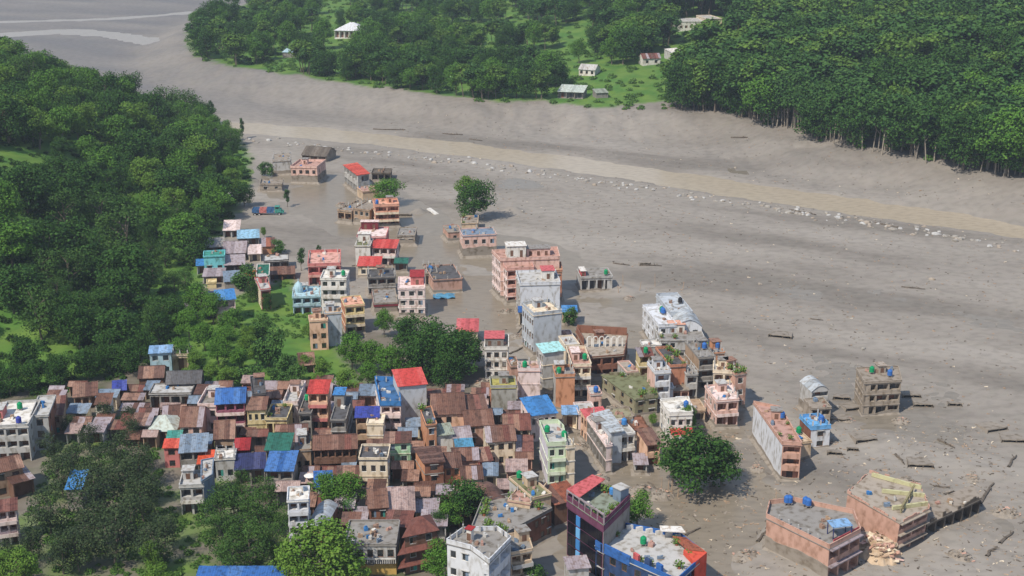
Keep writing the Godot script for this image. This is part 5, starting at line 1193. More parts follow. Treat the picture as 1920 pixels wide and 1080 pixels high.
		"vault", "vaultp":
			var rz2 := (B - A).length() * .28
			var rf4 := Node3D.new()
			rf4.name = "roof"
			root.add_child(rf4, true)
			var segs: int = max(2, int(dpt / 2.2))
			for s in segs:
				var sv := newst()
				for k in 10:
					var u0 := k / 10.0 * 1.06 - .03
					var u1 := (k + 1) / 10.0 * 1.06 - .03
					var w0: float = s / float(segs) * 1.06 - .03
					var w1: float = (s + .985) / float(segs) * 1.06 - .03
					var y0 := H + .06 + sin(PI * clamp(u0, 0, 1)) * rz2 - (.12 if k == 0 else 0.0)
					var y1 := H + .06 + sin(PI * clamp(u1, 0, 1)) * rz2 - (.12 if k == 9 else 0.0)
					var p00 := A.lerp(B, u0).lerp(D.lerp(C, u0), w0)
					var p10 := A.lerp(B, u1).lerp(D.lerp(C, u1), w0)
					var p01 := A.lerp(B, u0).lerp(D.lerp(C, u0), w1)
					var p11 := A.lerp(B, u1).lerp(D.lerp(C, u1), w1)
					quad(sv, v3(p00, y0), v3(p01, y0), v3(p11, y1), v3(p10, y1))
				part("roof_sheet", sv.commit(), mat(rc, ["sheet", "sheet1", "sheet2"][s % 3]), rf4)
	if mud > 0: mud_coat(root, poly, mud, H, int(o.get("mudskip", -1)))
	if o.has("base"):
		var sbs := newst()
		prism(sbs, grow(poly, .05), -.5, fh - .4)
		part("plinth", sbs.commit(), mat(o["base"]), root)
	# roof furniture that belongs to the building
	var cabins := []
	if o.has("cabin"): cabins.append(o["cabin"])
	cabins.append_array(o.get("cabins", []))
	var area := (B - A).length() * dpt
	if roof == "flat" and cabins.is_empty() and not o.has("cols") and hero == "" and n == 4 and area > 26 and storeys > 1 and rng.randf() < .55:
		cabins.append([rng.randf_range(.25, .75), rng.randf_range(.6, .75), 2.4 / (B - A).length(), 2.6 / dpt, 2.0, wall, ["lgrey", "grey", "rustp"][rng.randi() % 3]])
	for cb in cabins:
		var P: Vector2 = A + (B - A) * float(cb[0]) + (D - A) * cb[1]
		var hw: float = (B - A).length() * cb[2] / 2
		var hd2: float = dpt * cb[3] / 2
		var nb2 := Vector2(tb.y, -tb.x)
		var cp := PackedVector2Array([P - tb * hw - nb2 * hd2, P + tb * hw - nb2 * hd2, P + tb * hw + nb2 * hd2, P - tb * hw + nb2 * hd2])
		var ch: float = cb[4] * 1.15
		var sc := newst()
		prism(sc, cp, H + .1, H + .2 + ch)
		var cab := part("roof_cabin", sc.commit(), mat(cb[5]), root)
		var sc2 := newst()
		prism(sc2, grow(cp, .3), H + .2 + ch, H + .36 + ch)
		part("cabin_roof", sc2.commit(), mat(cb[6], "sheet"), cab)
		var nd: int = max(1, int(hw * 2 / 2.2))
		for k in nd:
			var dpos := P - tb * hw + tb * (hw * 2 * (k + .5) / nd) - nb2 * (hd2 + .03)
			part("door", unit_box(), mat("brown"), cab, Transform3D(Basis(Vector3.UP, atan2(-tb.y, tb.x)) * Basis.from_scale(Vector3(.95, ch * .6, .06)), v3(dpos, H + .3 + ch * .33)))
	if o.has("cols") or (roof == "flat" and row[1] == "house" and hero == "" and e == 0 and area > 20 and rng.randf() < .25):
		for i in n:
			for f in [0.06, .5]:
				var q := poly[i].lerp(poly[(i + 1) % n], f) * .93
				var hcol := rng.randf_range(.9, 2.1)
				var scc := newst()
				boxat(scc, v3(q, H + .2 + hcol / 2), Vector3(.32, hcol, .32))
				for r in 2: boxat(scc, v3(q, H + .2 + hcol + .3) + Vector3(.08 - .16 * r, 0, .06), Vector3(.035, .6, .035))
				part("column", scc.commit(), mat("lgrey"), root)
	if o.has("arch"):
		for k in 6:
			var q := A.lerp(B, .12 + .15 * k).lerp(D.lerp(C, .12 + .15 * k), .42)
			var sa := newst()
			boxat(sa, v3(q + tb * -.7, H + 1.4), Vector3(.35, 2.6, .4))
			for s in 6:
				var a0 := PI * s / 6.0
				var a1 := PI * (s + 1) / 6.0
				beam(sa, v3(q + tb * (-cos(a0) * .7), H + 2.6 + sin(a0) * .7), v3(q + tb * (-cos(a1) * .7), H + 2.6 + sin(a1) * .7), .3, .22)
			boxat(sa, v3(q + tb * .7, H + 1.4), Vector3(.35, 2.6, .4))
			part("arch_frame", sa.commit(), mat("white"), root)
		var sw := newst()
		edge_box(sw, D * .96, C * .96, H + .2, H + 2.6, .3)
		edge_box(sw, D.lerp(A, .02) * .98, D.lerp(A, .5) * .98, H + .2, H + 2.1, .3)
		part("broken_wall", sw.commit(), mat("brickd"), root)
	if o.has("awn"):
		var nf2 := Vector2(-tb.y, tb.x)
		sheets(root, v3(A + nf2 * 2.2, fh - .5), v3(B + nf2 * 2.2, fh - .5), v3(-nf2 * 2.2, .9), o["awn"], "awning_sheet")
	if o.has("dome"):
		var dm: Array = o["dome"]
		var P2: Vector2 = A + (B - A) * dm[0] + (D - A) * dm[1]
		var sd := newst()
		var prof := [[1.7, 0.0], [1.7, 1.4], [1.5, 2.2], [1.0, 2.9], [.45, 3.3], [.12, 3.7], [.1, 4.5]]
		for k in prof.size() - 1:
			tube(sd, v3(P2, H + .2 + prof[k][1]), v3(P2, H + .2 + prof[k + 1][1]), prof[k][0], prof[k + 1][0], 14)
		part("dome", sd.commit(), mat(dm[2]), root)
	if o.has("eaves"):
		for s in range(1, storeys):
			var y := s * fh
			var g0 := grow(poly, .05)
			var g1 := grow(poly, 1.25)
			for i in n:
				var se := newst()
				quad(se, v3(g1[i], y - .35), v3(g0[i], y + .45), v3(g0[(i + 1) % n], y + .45), v3(g1[(i + 1) % n], y - .35))
				quad(se, v3(g1[i], y - .47), v3(g1[i], y - .35), v3(g1[(i + 1) % n], y - .35), v3(g1[(i + 1) % n], y - .47))
				part("eave", se.commit(), mat(rc, "sheet"), root)
	if o.has("rail"):
		var nf3 := Vector2(-tb.y, tb.x)
		var sl := newst()
		for s in range(1, storeys):
			var y := s * fh
			var a4 := A + nf3 * 1.05
			var b4 := B + nf3 * 1.05
			var nbal := int(a4.distance_to(b4) / .45)
			for k in nbal + 1:
				boxat(sl, v3(a4.lerp(b4, float(k) / nbal), y + .55), Vector3(.13, 1.0, .13))
			edge_box(sl, a4, b4, y + 1.05, y + 1.2, .22)
		part("balustrade", sl.commit(), mat(o["rail"]), root)
	if hero != "": hero_detail(hero, root, poly, H, fh)
	# loose things on the roof
	for k in int(o.get("plants", 0)):
		var ei := rng.randi() % n
		var q := poly[ei].lerp(poly[(ei + 1) % n], rng.randf()) * rng.randf_range(.7, .9)
		roof_plant(Vector3(c.x + q.x, e + H + .2, c.y + q.y), rng.randf_range(.8, 1.7))
	for k in int(o.get("clut", (2 + rng.randi() % 3) if roof == "flat" and e == 0 and area > 18 else 0)):
		var q2 := Vector2.ZERO
		var wsum := 0.0
		for i in n:
			var ww2 := pow(rng.randf(), 2.0)
			q2 += poly[i] * ww2
			wsum += ww2
		q2 *= .85 / max(.1, wsum)
		clutter(Vector3(c.x + q2.x, e + H + .2, c.y + q2.y))

func clutter(at: Vector3) -> void:
	var o := thing("rooftop_bundle", "small bundle of household clutter left on a flat roof", "bundle", at, "clutter on the flat roofs")
	o.rotation.y = rng.randf() * TAU
	var st := newst()
	var s := Vector3(rng.randf_range(.5, 1.3), rng.randf_range(.3, .9), rng.randf_range(.4, .9))
	boxat(st, Vector3(0, s.y / 2, 0), s)
	boxat(st, Vector3(s.x * .3, s.y + .1, .05), Vector3(s.x * .5, .2, s.z * .6), .3)
	part("bundle", st.commit(), mat(["lgrey", "white", "tan", "bluegrey", "rustp", "pinkd", "blueb"][rng.randi() % 7]), o)
	var st2 := newst()
	beam(st2, Vector3(-s.x * .6, .04, .3), Vector3(s.x * .7, .06, .5), .12, .08)
	part("plank", st2.commit(), mat("tan"), o)

func roof_plant(at: Vector3, h: float) -> void:
	var o := thing("roof_plant", "leafy potted plant growing on a flat roof", "plant", at, "plants on the flat roofs")
	if not meshes.has("rplant"):
		var st := newst()
		var r := RandomNumberGenerator.new()
		r.seed = 5
		for i in 60:
			var p := Vector3(r.randfn(0, .3), .35 + abs(r.randfn(.3, .25)), r.randfn(0, .3))
			leaf(st, p, r, .22, Color(.07, .14, .03).lerp(Color(.13, .2, .05), r.randf()))
		meshes["rplant"] = st.commit()
		var sp := newst()
		tube(sp, Vector3.ZERO, Vector3(0, .32, 0), .2, .26, 9)
		meshes["pot"] = sp.commit()
	part("foliage", meshes["rplant"], vcol_mat("leaf"), o, Transform3D(Basis.from_scale(Vector3(1, 1, 1) * h), Vector3.ZERO))
	part("pot", meshes["pot"], mat("rusto", "plain"), o, Transform3D(Basis.from_scale(Vector3(1, 1, 1) * h), Vector3.ZERO))

func hero_detail(hero: String, root: Node3D, poly: PackedVector2Array, H: float, fh: float) -> void:
	var n := poly.size()
	match hero:
		"purple":
			var a := poly[0]
			var b := poly[1]
			var t := (b - a).normalized()
			var nr := Vector2(-t.y, t.x)
			var L := a.distance_to(b)
			var ang := atan2(-t.y, t.x)
			# dark glazed curtain wall: panes in a grid, cyan strip between
			for s in 4:
				for k in 8:
					var u0 := .3 + (L - .6) * k / 8.0
					var u1 := .3 + (L - .6) * (k + 1) / 8.0
					if k == 2: continue
					var y0 := s * (H - 2.0) / 4.0 + .35
					var y1 := (s + 1) * (H - 2.0) / 4.0 + .1
					var cc := v3(a + t * ((u0 + u1) / 2) + nr * .06, (y0 + y1) / 2)
					part("pane", unit_box(), glass_mat(), root, Transform3D(Basis(Vector3.UP, ang) * Basis.from_scale(Vector3(u1 - u0 - .08, y1 - y0, .12)), cc))
				var uc := .3 + (L - .6) * 2.5 / 8.0
				var cy := v3(a + t * uc + nr * .1, (s + .5) * (H - 2.0) / 4.0 + .25)
				part("panel", unit_box(), mat("lblueb" if s % 2 == 0 else "blueb", "plain"), root, Transform3D(Basis(Vector3.UP, ang) * Basis.from_scale(Vector3((L - .6) / 8.0 - .15, (H - 2.0) / 4.0 - .5, .2)), cy))
			var sb := newst()
			prism(sb, grow(poly, .18), H - 1.5, H - .25)
			part("fascia", sb.commit(), mat("purple"), root)
			var sw := newst()
			var gp := grow(poly, .09)
			edge_box(sw, gp[1], gp[2], 0, H - 1.5, .1)
			part("wall_panel", sw.commit(), mat("grey"), root)
			var sg := newst()
			var ra := gp[0].lerp(gp[3], .45)
			for k in 7:
				var q := gp[0].lerp(gp[1], k / 6.0)
				boxat(sg, v3(q, H + 1.3), Vector3(.3, 2.3, .3))
			edge_box(sg, gp[0], gp[1], H + 2.3, H + 2.6, .35)
			part("roof_frame", sg.commit(), mat("greyp"), root)
			var sr := newst()
			prism(sr, PackedVector2Array([gp[0], gp[0].lerp(gp[1], .35), gp[3].lerp(gp[2], .35), gp[3]]), H + 2.6, H + 2.75)
			part("roof_sheet", sr.commit(), mat("redp", "sheet"), root)
			var sc := newst()
			var q2 := poly[2] * .72
			boxat(sc, v3(q2, H + 1.6), Vector3(2.4, 3.0, 2.4), .7)
			var cab := part("roof_cabin", sc.commit(), mat("bluegrey"), root)
			var sd := newst()
			boxat(sd, v3(q2, H + 3.2), Vector3(2.9, .2, 2.9), .7)
			part("cabin_roof", sd.commit(), mat("lgrey", "flat"), cab)
		"blue":
			var st := newst()
			var a := poly[0]
			var b := poly[1]
			edge_box(st, a, b, H - .6, H + 1.5, .5)
			part("sign_wall", st.commit(), mat("blue", "sheet"), root)
			# red and orange corner bay
			var q := poly[3]
			var sc := newst()
			var dirc := q.normalized()
			prism(sc, PackedVector2Array([poly[3] + (poly[2] - poly[3]) * .4 + dirc * .15, poly[3] + dirc * .35, poly[3] + (poly[4] - poly[3]) * .45 + dirc * .15, poly[3] * .6]), 0, H + 1.3)
			part("corner_bay", sc.commit(), mat("redo"), root)
			var so := newst()
			prism(so, PackedVector2Array([poly[3] * .98, poly[3].lerp(poly[4], .75) * .98, poly[4] * .72, poly[3] * .66]), H + 1.32, H + 1.5)
			part("corner_roof", so.commit(), mat("rusto", "sheet"), root)
			for k in 7:
				var p := poly[5].lerp(poly[4], k / 6.0) * .95
				var sp := newst()
				boxat(sp, v3(p, H + .7), Vector3(1.6, 1.1, .3), .35)
				part("white_parapet", sp.commit(), mat("white"), root)
			for k in 3:
				var p2 := poly[1].lerp(poly[2], .1 + .28 * k) * .9
				var sp2 := newst()
				boxat(sp2, v3(p2, H + 1.2), Vector3(.6, 2.2, 1.6), .6)
				part("partition", sp2.commit(), mat(["redp", "navyb", "blue"][k]), root)
			var srr := newst()
			prism(srr, PackedVector2Array([poly[4] * .8 + Vector2(-3, 0), poly[4] * .8 + Vector2(2.2, .6), poly[4] * .8 + Vector2(1.6, -2), poly[4] * .8 + Vector2(-3, -2.4)]), H + 2.3, H + 2.5)
			part("white_canopy", srr.commit(), mat("white", "sheet"), root)
		"ship":
			# blue canopy on posts over the red-railed corner
			var ctr := poly[1].lerp(poly[2], .55) * .8
			var sc := newst()
			var yaw := .25
			box(sc, Transform3D(Basis(Vector3.UP, yaw) * Basis(Vector3.RIGHT, .12), v3(ctr, H + 3.1)), Vector3(4.6, .16, 3.0))
			var can := part("canopy", sc.commit(), mat("bluep", "sheet"), root)
			for i in 4:
				var sp := newst()
				var off := Basis(Vector3.UP, yaw) * Vector3(2.1 if i & 1 else -2.1, 0, 1.3 if i & 2 else -1.3)
				boxat(sp, v3(ctr, H + 1.6) + off, Vector3(.2, 2.9, .2))
				part("post", sp.commit(), mat("navy", "plain"), can)
			var sr := newst()
			edge_box(sr, poly[1].lerp(poly[2], .15) * .97, poly[2] * .97, H + .3, H + 1.5, .12)
			part("railing", sr.commit(), mat("redp"), root)
			for s in 2:
				var sl := newst()
				var t := (poly[2] - poly[1]).normalized()
				var nr := Vector2(-t.y, t.x)
				prism(sl, PackedVector2Array([poly[1] + nr * 1.0, poly[2] + nr * 1.0, poly[2], poly[1]]), fh * s + fh - .25, fh * s + fh)
				part("floor_slab", sl.commit(), mat("greyp"), root)
			for k in 5:
				var q := poly[0].lerp(poly[1], .12 + .18 * k) * .86
				var sp2 := newst()
				boxat(sp2, v3(q, H + .9), Vector3(.3, 1.5, .3))
				part("column", sp2.commit(), mat("lgrey"), root)
		"collapse":
			# long pale yellow beams lying along the open roof
			var A := poly[0]
			for k in 3:
				var sb := newst()
				var p := poly[4].lerp(poly[1], .08 + .34 * k)
				var q := poly[3].lerp(poly[2], .12 + .36 * k)
				beam(sb, v3(p, H + .75), v3(q, H + .65), .5, .9)
				part("beam", sb.commit(), mat("beamy"), root)
			var sg := newst()
			for k in 6:
				var q2 := poly[1].lerp(poly[3], .15 + .13 * k) * .8
				boxat(sg, v3(q2, H + .9), Vector3(.3, 1.5, .3), .5)
			edge_box(sg, poly[1].lerp(poly[3], .1) * .8, poly[1].lerp(poly[3], .9) * .8, H + 1.6, H + 1.9, .4)
			part("rafter_frame", sg.commit(), mat("olive"), root)
			for s in 3:
				var sl := newst()
				var t := (poly[2] - poly[1]).normalized()
				var nr := Vector2(-t.y, t.x)
				prism(sl, PackedVector2Array([poly[1] + nr * .8, poly[2] + nr * .8, poly[2], poly[1]]), fh * (s + 1) - .25, fh * (s + 1) - .02)
				part("floor_slab", sl.commit(), mat("mudl"), root)

func lean_tos() -> void:
	# low tin lean-tos squeezed into the gaps of the old town
	var r2 := RandomNumberGenerator.new()
	r2.seed = 4242
	var made := 0
	var polys := []
	for row in HOUSES:
		var pp := PackedVector2Array()
		for i in range(0, row[3].size(), 2): pp.append(Vector2(row[3][i], row[3][i + 1]))
		polys.append(pp)
	var tries := 0
	while made < 110 and tries < 7000:
		tries += 1
		var w := r2.randf_range(3.0, 5.5)
		var d := r2.randf_range(3.0, 5.5)
		var p := Vector2(r2.randf_range(-125, 22), r2.randf_range(-362, -262))
		if not Geometry2D.is_point_in_polygon(p, TOWN): continue
		var a := p + Vector2(-w / 2, d / 2)
		var pp := PackedVector2Array([a, a + Vector2(w, 0), a + Vector2(w, -d), a + Vector2(0, -d)])
		var hit := false
		for q in polys:
			if Geometry2D.intersect_polygons(pp, q).size() > 0:
				hit = true
				break
		if hit: continue
		polys.append(pp)
		made += 1
		var kind: Array = [["rust", "rusty brown"], ["rustp", "pale rust"], ["greyp", "grey"], ["rustr", "red brown"], ["bluegrey", "blue grey"], ["rustd", "dark brown"], ["tin", "pale tin"]][r2.randi() % 7]
		var hh := r2.randf_range(2.8, 5.2)
		house(["small %s roofed lean-to squeezed between the town houses" % kind[1], "lean_to", "lean-to", [a.x, a.y, a.x + w, a.y, a.x + w, a.y - d, a.x, a.y - d], hh, 1, ["tan", "brown", "grey", "cream", "brickp", "lgrey"][r2.randi() % 6], "shed" if r2.randf() < .7 else "gable", kind[0], "v1,n,n,n", {"g": "tin lean-tos between the town houses"}])

func tank(row: Array) -> void:
	var col: String = row[3]
	var cn: String = {"green": "green", "blue": "blue", "blueb": "bright blue", "bluev": "violet blue", "black": "black"}.get(col, col)
	var lab: String = row[4]
	var words := lab.split(" ")
	var short := " ".join(words.slice(0, 10))
	var o := thing("water_tank", "%s water tank on %s" % [cn, short], "water tank", Vector3(row[0], row[1] + .2, row[2]), "rooftop water tanks")
	var mt := mat(col if col != "green" else "green", "plain")
	if not meshes.has("tank"):
		var st := newst()
		var prof := [[.6, .0], [.68, .08], [.68, .4], [.64, .46], [.68, .52], [.68, .85], [.64, .91], [.68, .97], [.68, 1.25], [.6, 1.42], [.38, 1.58], [.28, 1.62]]
		for k in prof.size() - 1:
			tube(st, Vector3(0, prof[k][1] + .5, 0), Vector3(0, prof[k + 1][1] + .5, 0), prof[k][0], prof[k + 1][0], 14)
		meshes["tank"] = st.commit()
		var sl := newst()
		tube(sl, Vector3(0, 2.1, 0), Vector3(0, 2.24, 0), .3, .26, 12)
		meshes["lid"] = sl.commit()
		var ss := newst()
		for i in 4: boxat(ss, Vector3(.42 if i & 1 else -.42, .22, .42 if i & 2 else -.42), Vector3(.12, .5, .12))
		boxat(ss, Vector3(0, .46, 0), Vector3(1.2, .07, 1.2))
		meshes["stand"] = ss.commit()
	part("tank_body", meshes["tank"], mt, o)
	part("lid", meshes["lid"], mt, o)
	part("stand", meshes["stand"], mat("grey", "plain"), o)

# ---------------------------------------------------------------- vegetation
func leaf(st: SurfaceTool, p: Vector3, r: RandomNumberGenerator, s: float, col: Color, bias := Vector3.ZERO) -> void:
	var n := Vector3(r.randfn(), r.randfn() + .9, r.randfn()) + bias
	n = n.normalized()
	var x := n.cross(Vector3(r.randfn(), r.randfn(), r.randfn())).normalized()
	var y := n.cross(x)
	var a := s * r.randf_range(.7, 1.3)
	var b := a * r.randf_range(.5, .9)
	st.set_color(col)
	st.set_normal(n)
	var v := [p - x * a, p + y * b + n * a * .15, p + x * a, p - y * b + n * a * .15]
	for i in [0, 1, 2, 0, 2, 3]:
		st.set_color(col)
		st.set_normal(n)
		st.add_vertex(v[i])

const SPECIES := {
	"round": [[.045, .125, .016], [.095, .20, .03]],
	"light": [[.07, .155, .02], [.125, .215, .036]],
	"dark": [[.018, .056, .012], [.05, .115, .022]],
	"grey": [[.026, .046, .022], [.055, .085, .035]],
	"grey2": [[.03, .075, .018], [.065, .13, .028]],
	"slim": [[.03, .075, .025], [.06, .12, .035]],
	"bush": [[.04, .10, .022], [.075, .155, .035]],
	"palm": [[.035, .085, .022], [.07, .14, .035]],
	"far": [[.022, .07, .018], [.06, .13, .03]],
	"far2": [[.055, .12, .02], [.105, .185, .035]],
	"field": [[.07, .15, .03], [.11, .2, .04]],
}

# unit trees: height 1, returned as [crown mesh, trunk mesh]
func tree_meshes(kind: String, variant: int) -> Array:
	var key := "tree_%s_%d" % [kind, variant]
	if meshes.has(key): return meshes[key]
	var r := RandomNumberGenerator.new()
	r.seed = hash(key)
	var c0 := Color(SPECIES[kind][0][0], SPECIES[kind][0][1], SPECIES[kind][0][2])
	var c1 := Color(SPECIES[kind][1][0], SPECIES[kind][1][1], SPECIES[kind][1][2])
	var lobes := []
	var nl := 15
	var rad := .38
	var lo := .3
	var leaves := 4200
	var ls := .02
	match kind:
		"slim": nl = 11; rad = .24; lo = .28; leaves = 1500; ls = .024
		"bush": nl = 14; rad = .55; lo = .12; leaves = 1800; ls = .042
		"far", "far2": nl = 12; rad = .23; lo = .46; leaves = 1300; ls = .026
		"grey", "grey2": nl = 20; rad = .38; lo = .14; leaves = 2500; ls = .0185
		"dark": nl = 22; rad = .42; lo = .16; leaves = 4800; ls = .0205
	for i in nl:
		var f: float = (i + .5) / nl
		var y: float = lerp(lo + .08, .9, f)
		# crown narrows to its top and slightly to its foot
		var env := rad * sqrt(max(0.05, 1.0 - pow(abs((y - lerp(lo, 1.0, .4)) / (1.0 - lo) * 1.45), 2.2)))
		var an := r.randf() * TAU
		var rr := env * sqrt(r.randf()) * .85
		lobes.append([Vector3(cos(an) * rr, y, sin(an) * rr), r.randf_range(.1, .17) * (rad / .38) + .02, r.randf()])
	var st := newst()
	for i in leaves:
		var lb: Array = lobes[r.randi() % nl]
		var d := Vector3(r.randfn(), r.randfn(), r.randfn()).normalized()
		var q: float = pow(r.randf(), .4)
		var p: Vector3 = lb[0] + d * lb[1] * q * Vector3(1.15, .85, 1.15)
		p += Vector3(r.randfn(), r.randfn(), r.randfn()) * .012
		var col := c0.lerp(c1, r.randf())
		leaf(st, p, r, ls, col, d * 1.2)
	var crown := st.commit()
	var tr := newst()
	var bend := Vector3(r.randfn() * .02, 0, r.randfn() * .02)
	var p0 := Vector3.ZERO
	var w := .022 if kind != "far" and kind != "far2" else .013
	for k in 4:
		var p1 := bend * (k + 1) + Vector3(0, (k + 1) * .19, 0)
		tube(tr, p0 - Vector3(0, .03 if k == 0 else 0.0, 0), p1, w * (1 - .2 * k), w * (1 - .2 * (k + 1)), 6)
		p0 = p1
	for i in range(0, nl, 2):
		var lb2: Array = lobes[i]
		var s: Vector3 = bend * 2 + Vector3(0, max(.2, lb2[0].y - .2), 0)
		tube(tr, s, lb2[0], w * .5, w * .2, 4)
	meshes[key] = [crown, tr.commit()]
	return meshes[key]

func bark() -> StandardMaterial3D:
	if not mats.has("bark"):
		var m := StandardMaterial3D.new()
		m.albedo_color = Color(.14, .115, .09).linear_to_srgb()
		m.roughness = .9
		mats["bark"] = m
	return mats["bark"]

func pale_bark() -> StandardMaterial3D:
	if not mats.has("pale_bark"):
		var m := StandardMaterial3D.new()
		m.albedo_color = Color(.27, .24, .2).linear_to_srgb()
		m.roughness = .9
		mats["pale_bark"] = m
	return mats["pale_bark"]

func tree(called: String, kind: String, label: String, at: Vector3, h: float, spread: float, group := "") -> void:
	var tm := tree_meshes(kind, rng.randi() % 3)
	var o := thing(called, label, "bush" if kind == "bush" else "tree", at, group)
	o.rotation.y = rng.randf() * TAU
	o.scale = Vector3(h * spread, h, h * spread)
	part("crown", tm[0], vcol_mat("leaf"), o)
	part("trunk", tm[1], pale_bark() if kind.begins_with("far") else bark(), o)

func palm(label: String, at: Vector3, h: float) -> void:
	var o := thing("palm_tree", label, "tree", at)
	var st := newst()
	var p0 := Vector3.ZERO
	for k in 5:
		var p1 := Vector3(.05 * k * k, h * .75 * (k + 1) / 5, .02 * k)
		tube(st, p0, p1, .2 - .02 * k, .18 - .02 * k, 7)
		p0 = p1
	part("trunk", st.commit(), bark(), o)
	for i in 13:
		var an := TAU * i / 13 + rng.randf() * .3
		var d := Vector3(cos(an), 0, sin(an))
		var sf := newst()
		var L := rng.randf_range(2.6, 3.6)
		for s in 8:
			var f0 := s / 8.0
			var f1 := (s + 1) / 8.0
			var a := p0 + d * L * f0 + Vector3(0, sin(f0 * 2.4) * 1.2 - f0 * f0 * 1.6, 0)
			var b := p0 + d * L * f1 + Vector3(0, sin(f1 * 2.4) * 1.2 - f1 * f1 * 1.6, 0)
			var sd := d.cross(Vector3.UP) * (.5 * (1 - f0 * .8))
			for q in [1.0, -1.0]:
				sf.set_color(Color(.05, .12, .03))
				for v in [a, b, a + sd * q + (b - a) * .8 - Vector3(0, .25, 0)]:
					sf.set_color(Color(.05, .12, .03))
					sf.set_normal(Vector3.UP)
					sf.add_vertex(v)
		part("frond", sf.commit(), vcol_mat("leaf"), o)

func scatter(called: String, mesh: Mesh, mt: Material, xfs: Array, parent: Node) -> MultiMeshInstance3D:
	var mm := MultiMesh.new()
	mm.transform_format = MultiMesh.TRANSFORM_3D
	mm.mesh = mesh
	mm.instance_count = xfs.size()
	for i in xfs.size(): mm.set_instance_transform(i, xfs[i])
	var o := MultiMeshInstance3D.new()
	o.name = called
	o.multimesh = mm
	o.material_override = mt
	o.set_meta("kind", "stuff")
	parent.add_child(o, true)
	return o

func clear_of(p: Vector2, pts: PackedVector2Array, d: float) -> bool:
	for q in pts:
		if p.distance_to(q) < d: return false
	return true

var house_spots := []

func near_house(p: Vector2, d: float) -> bool:
	for q in house_spots:
		if p.distance_to(q) < d: return true
	return false

func before_house(p: Vector2) -> bool:
	for q in house_spots:
		if q.y < -700 and abs(p.x - q.x) < 13 and p.y > q.y and p.y < q.y + 75: return true
	return false

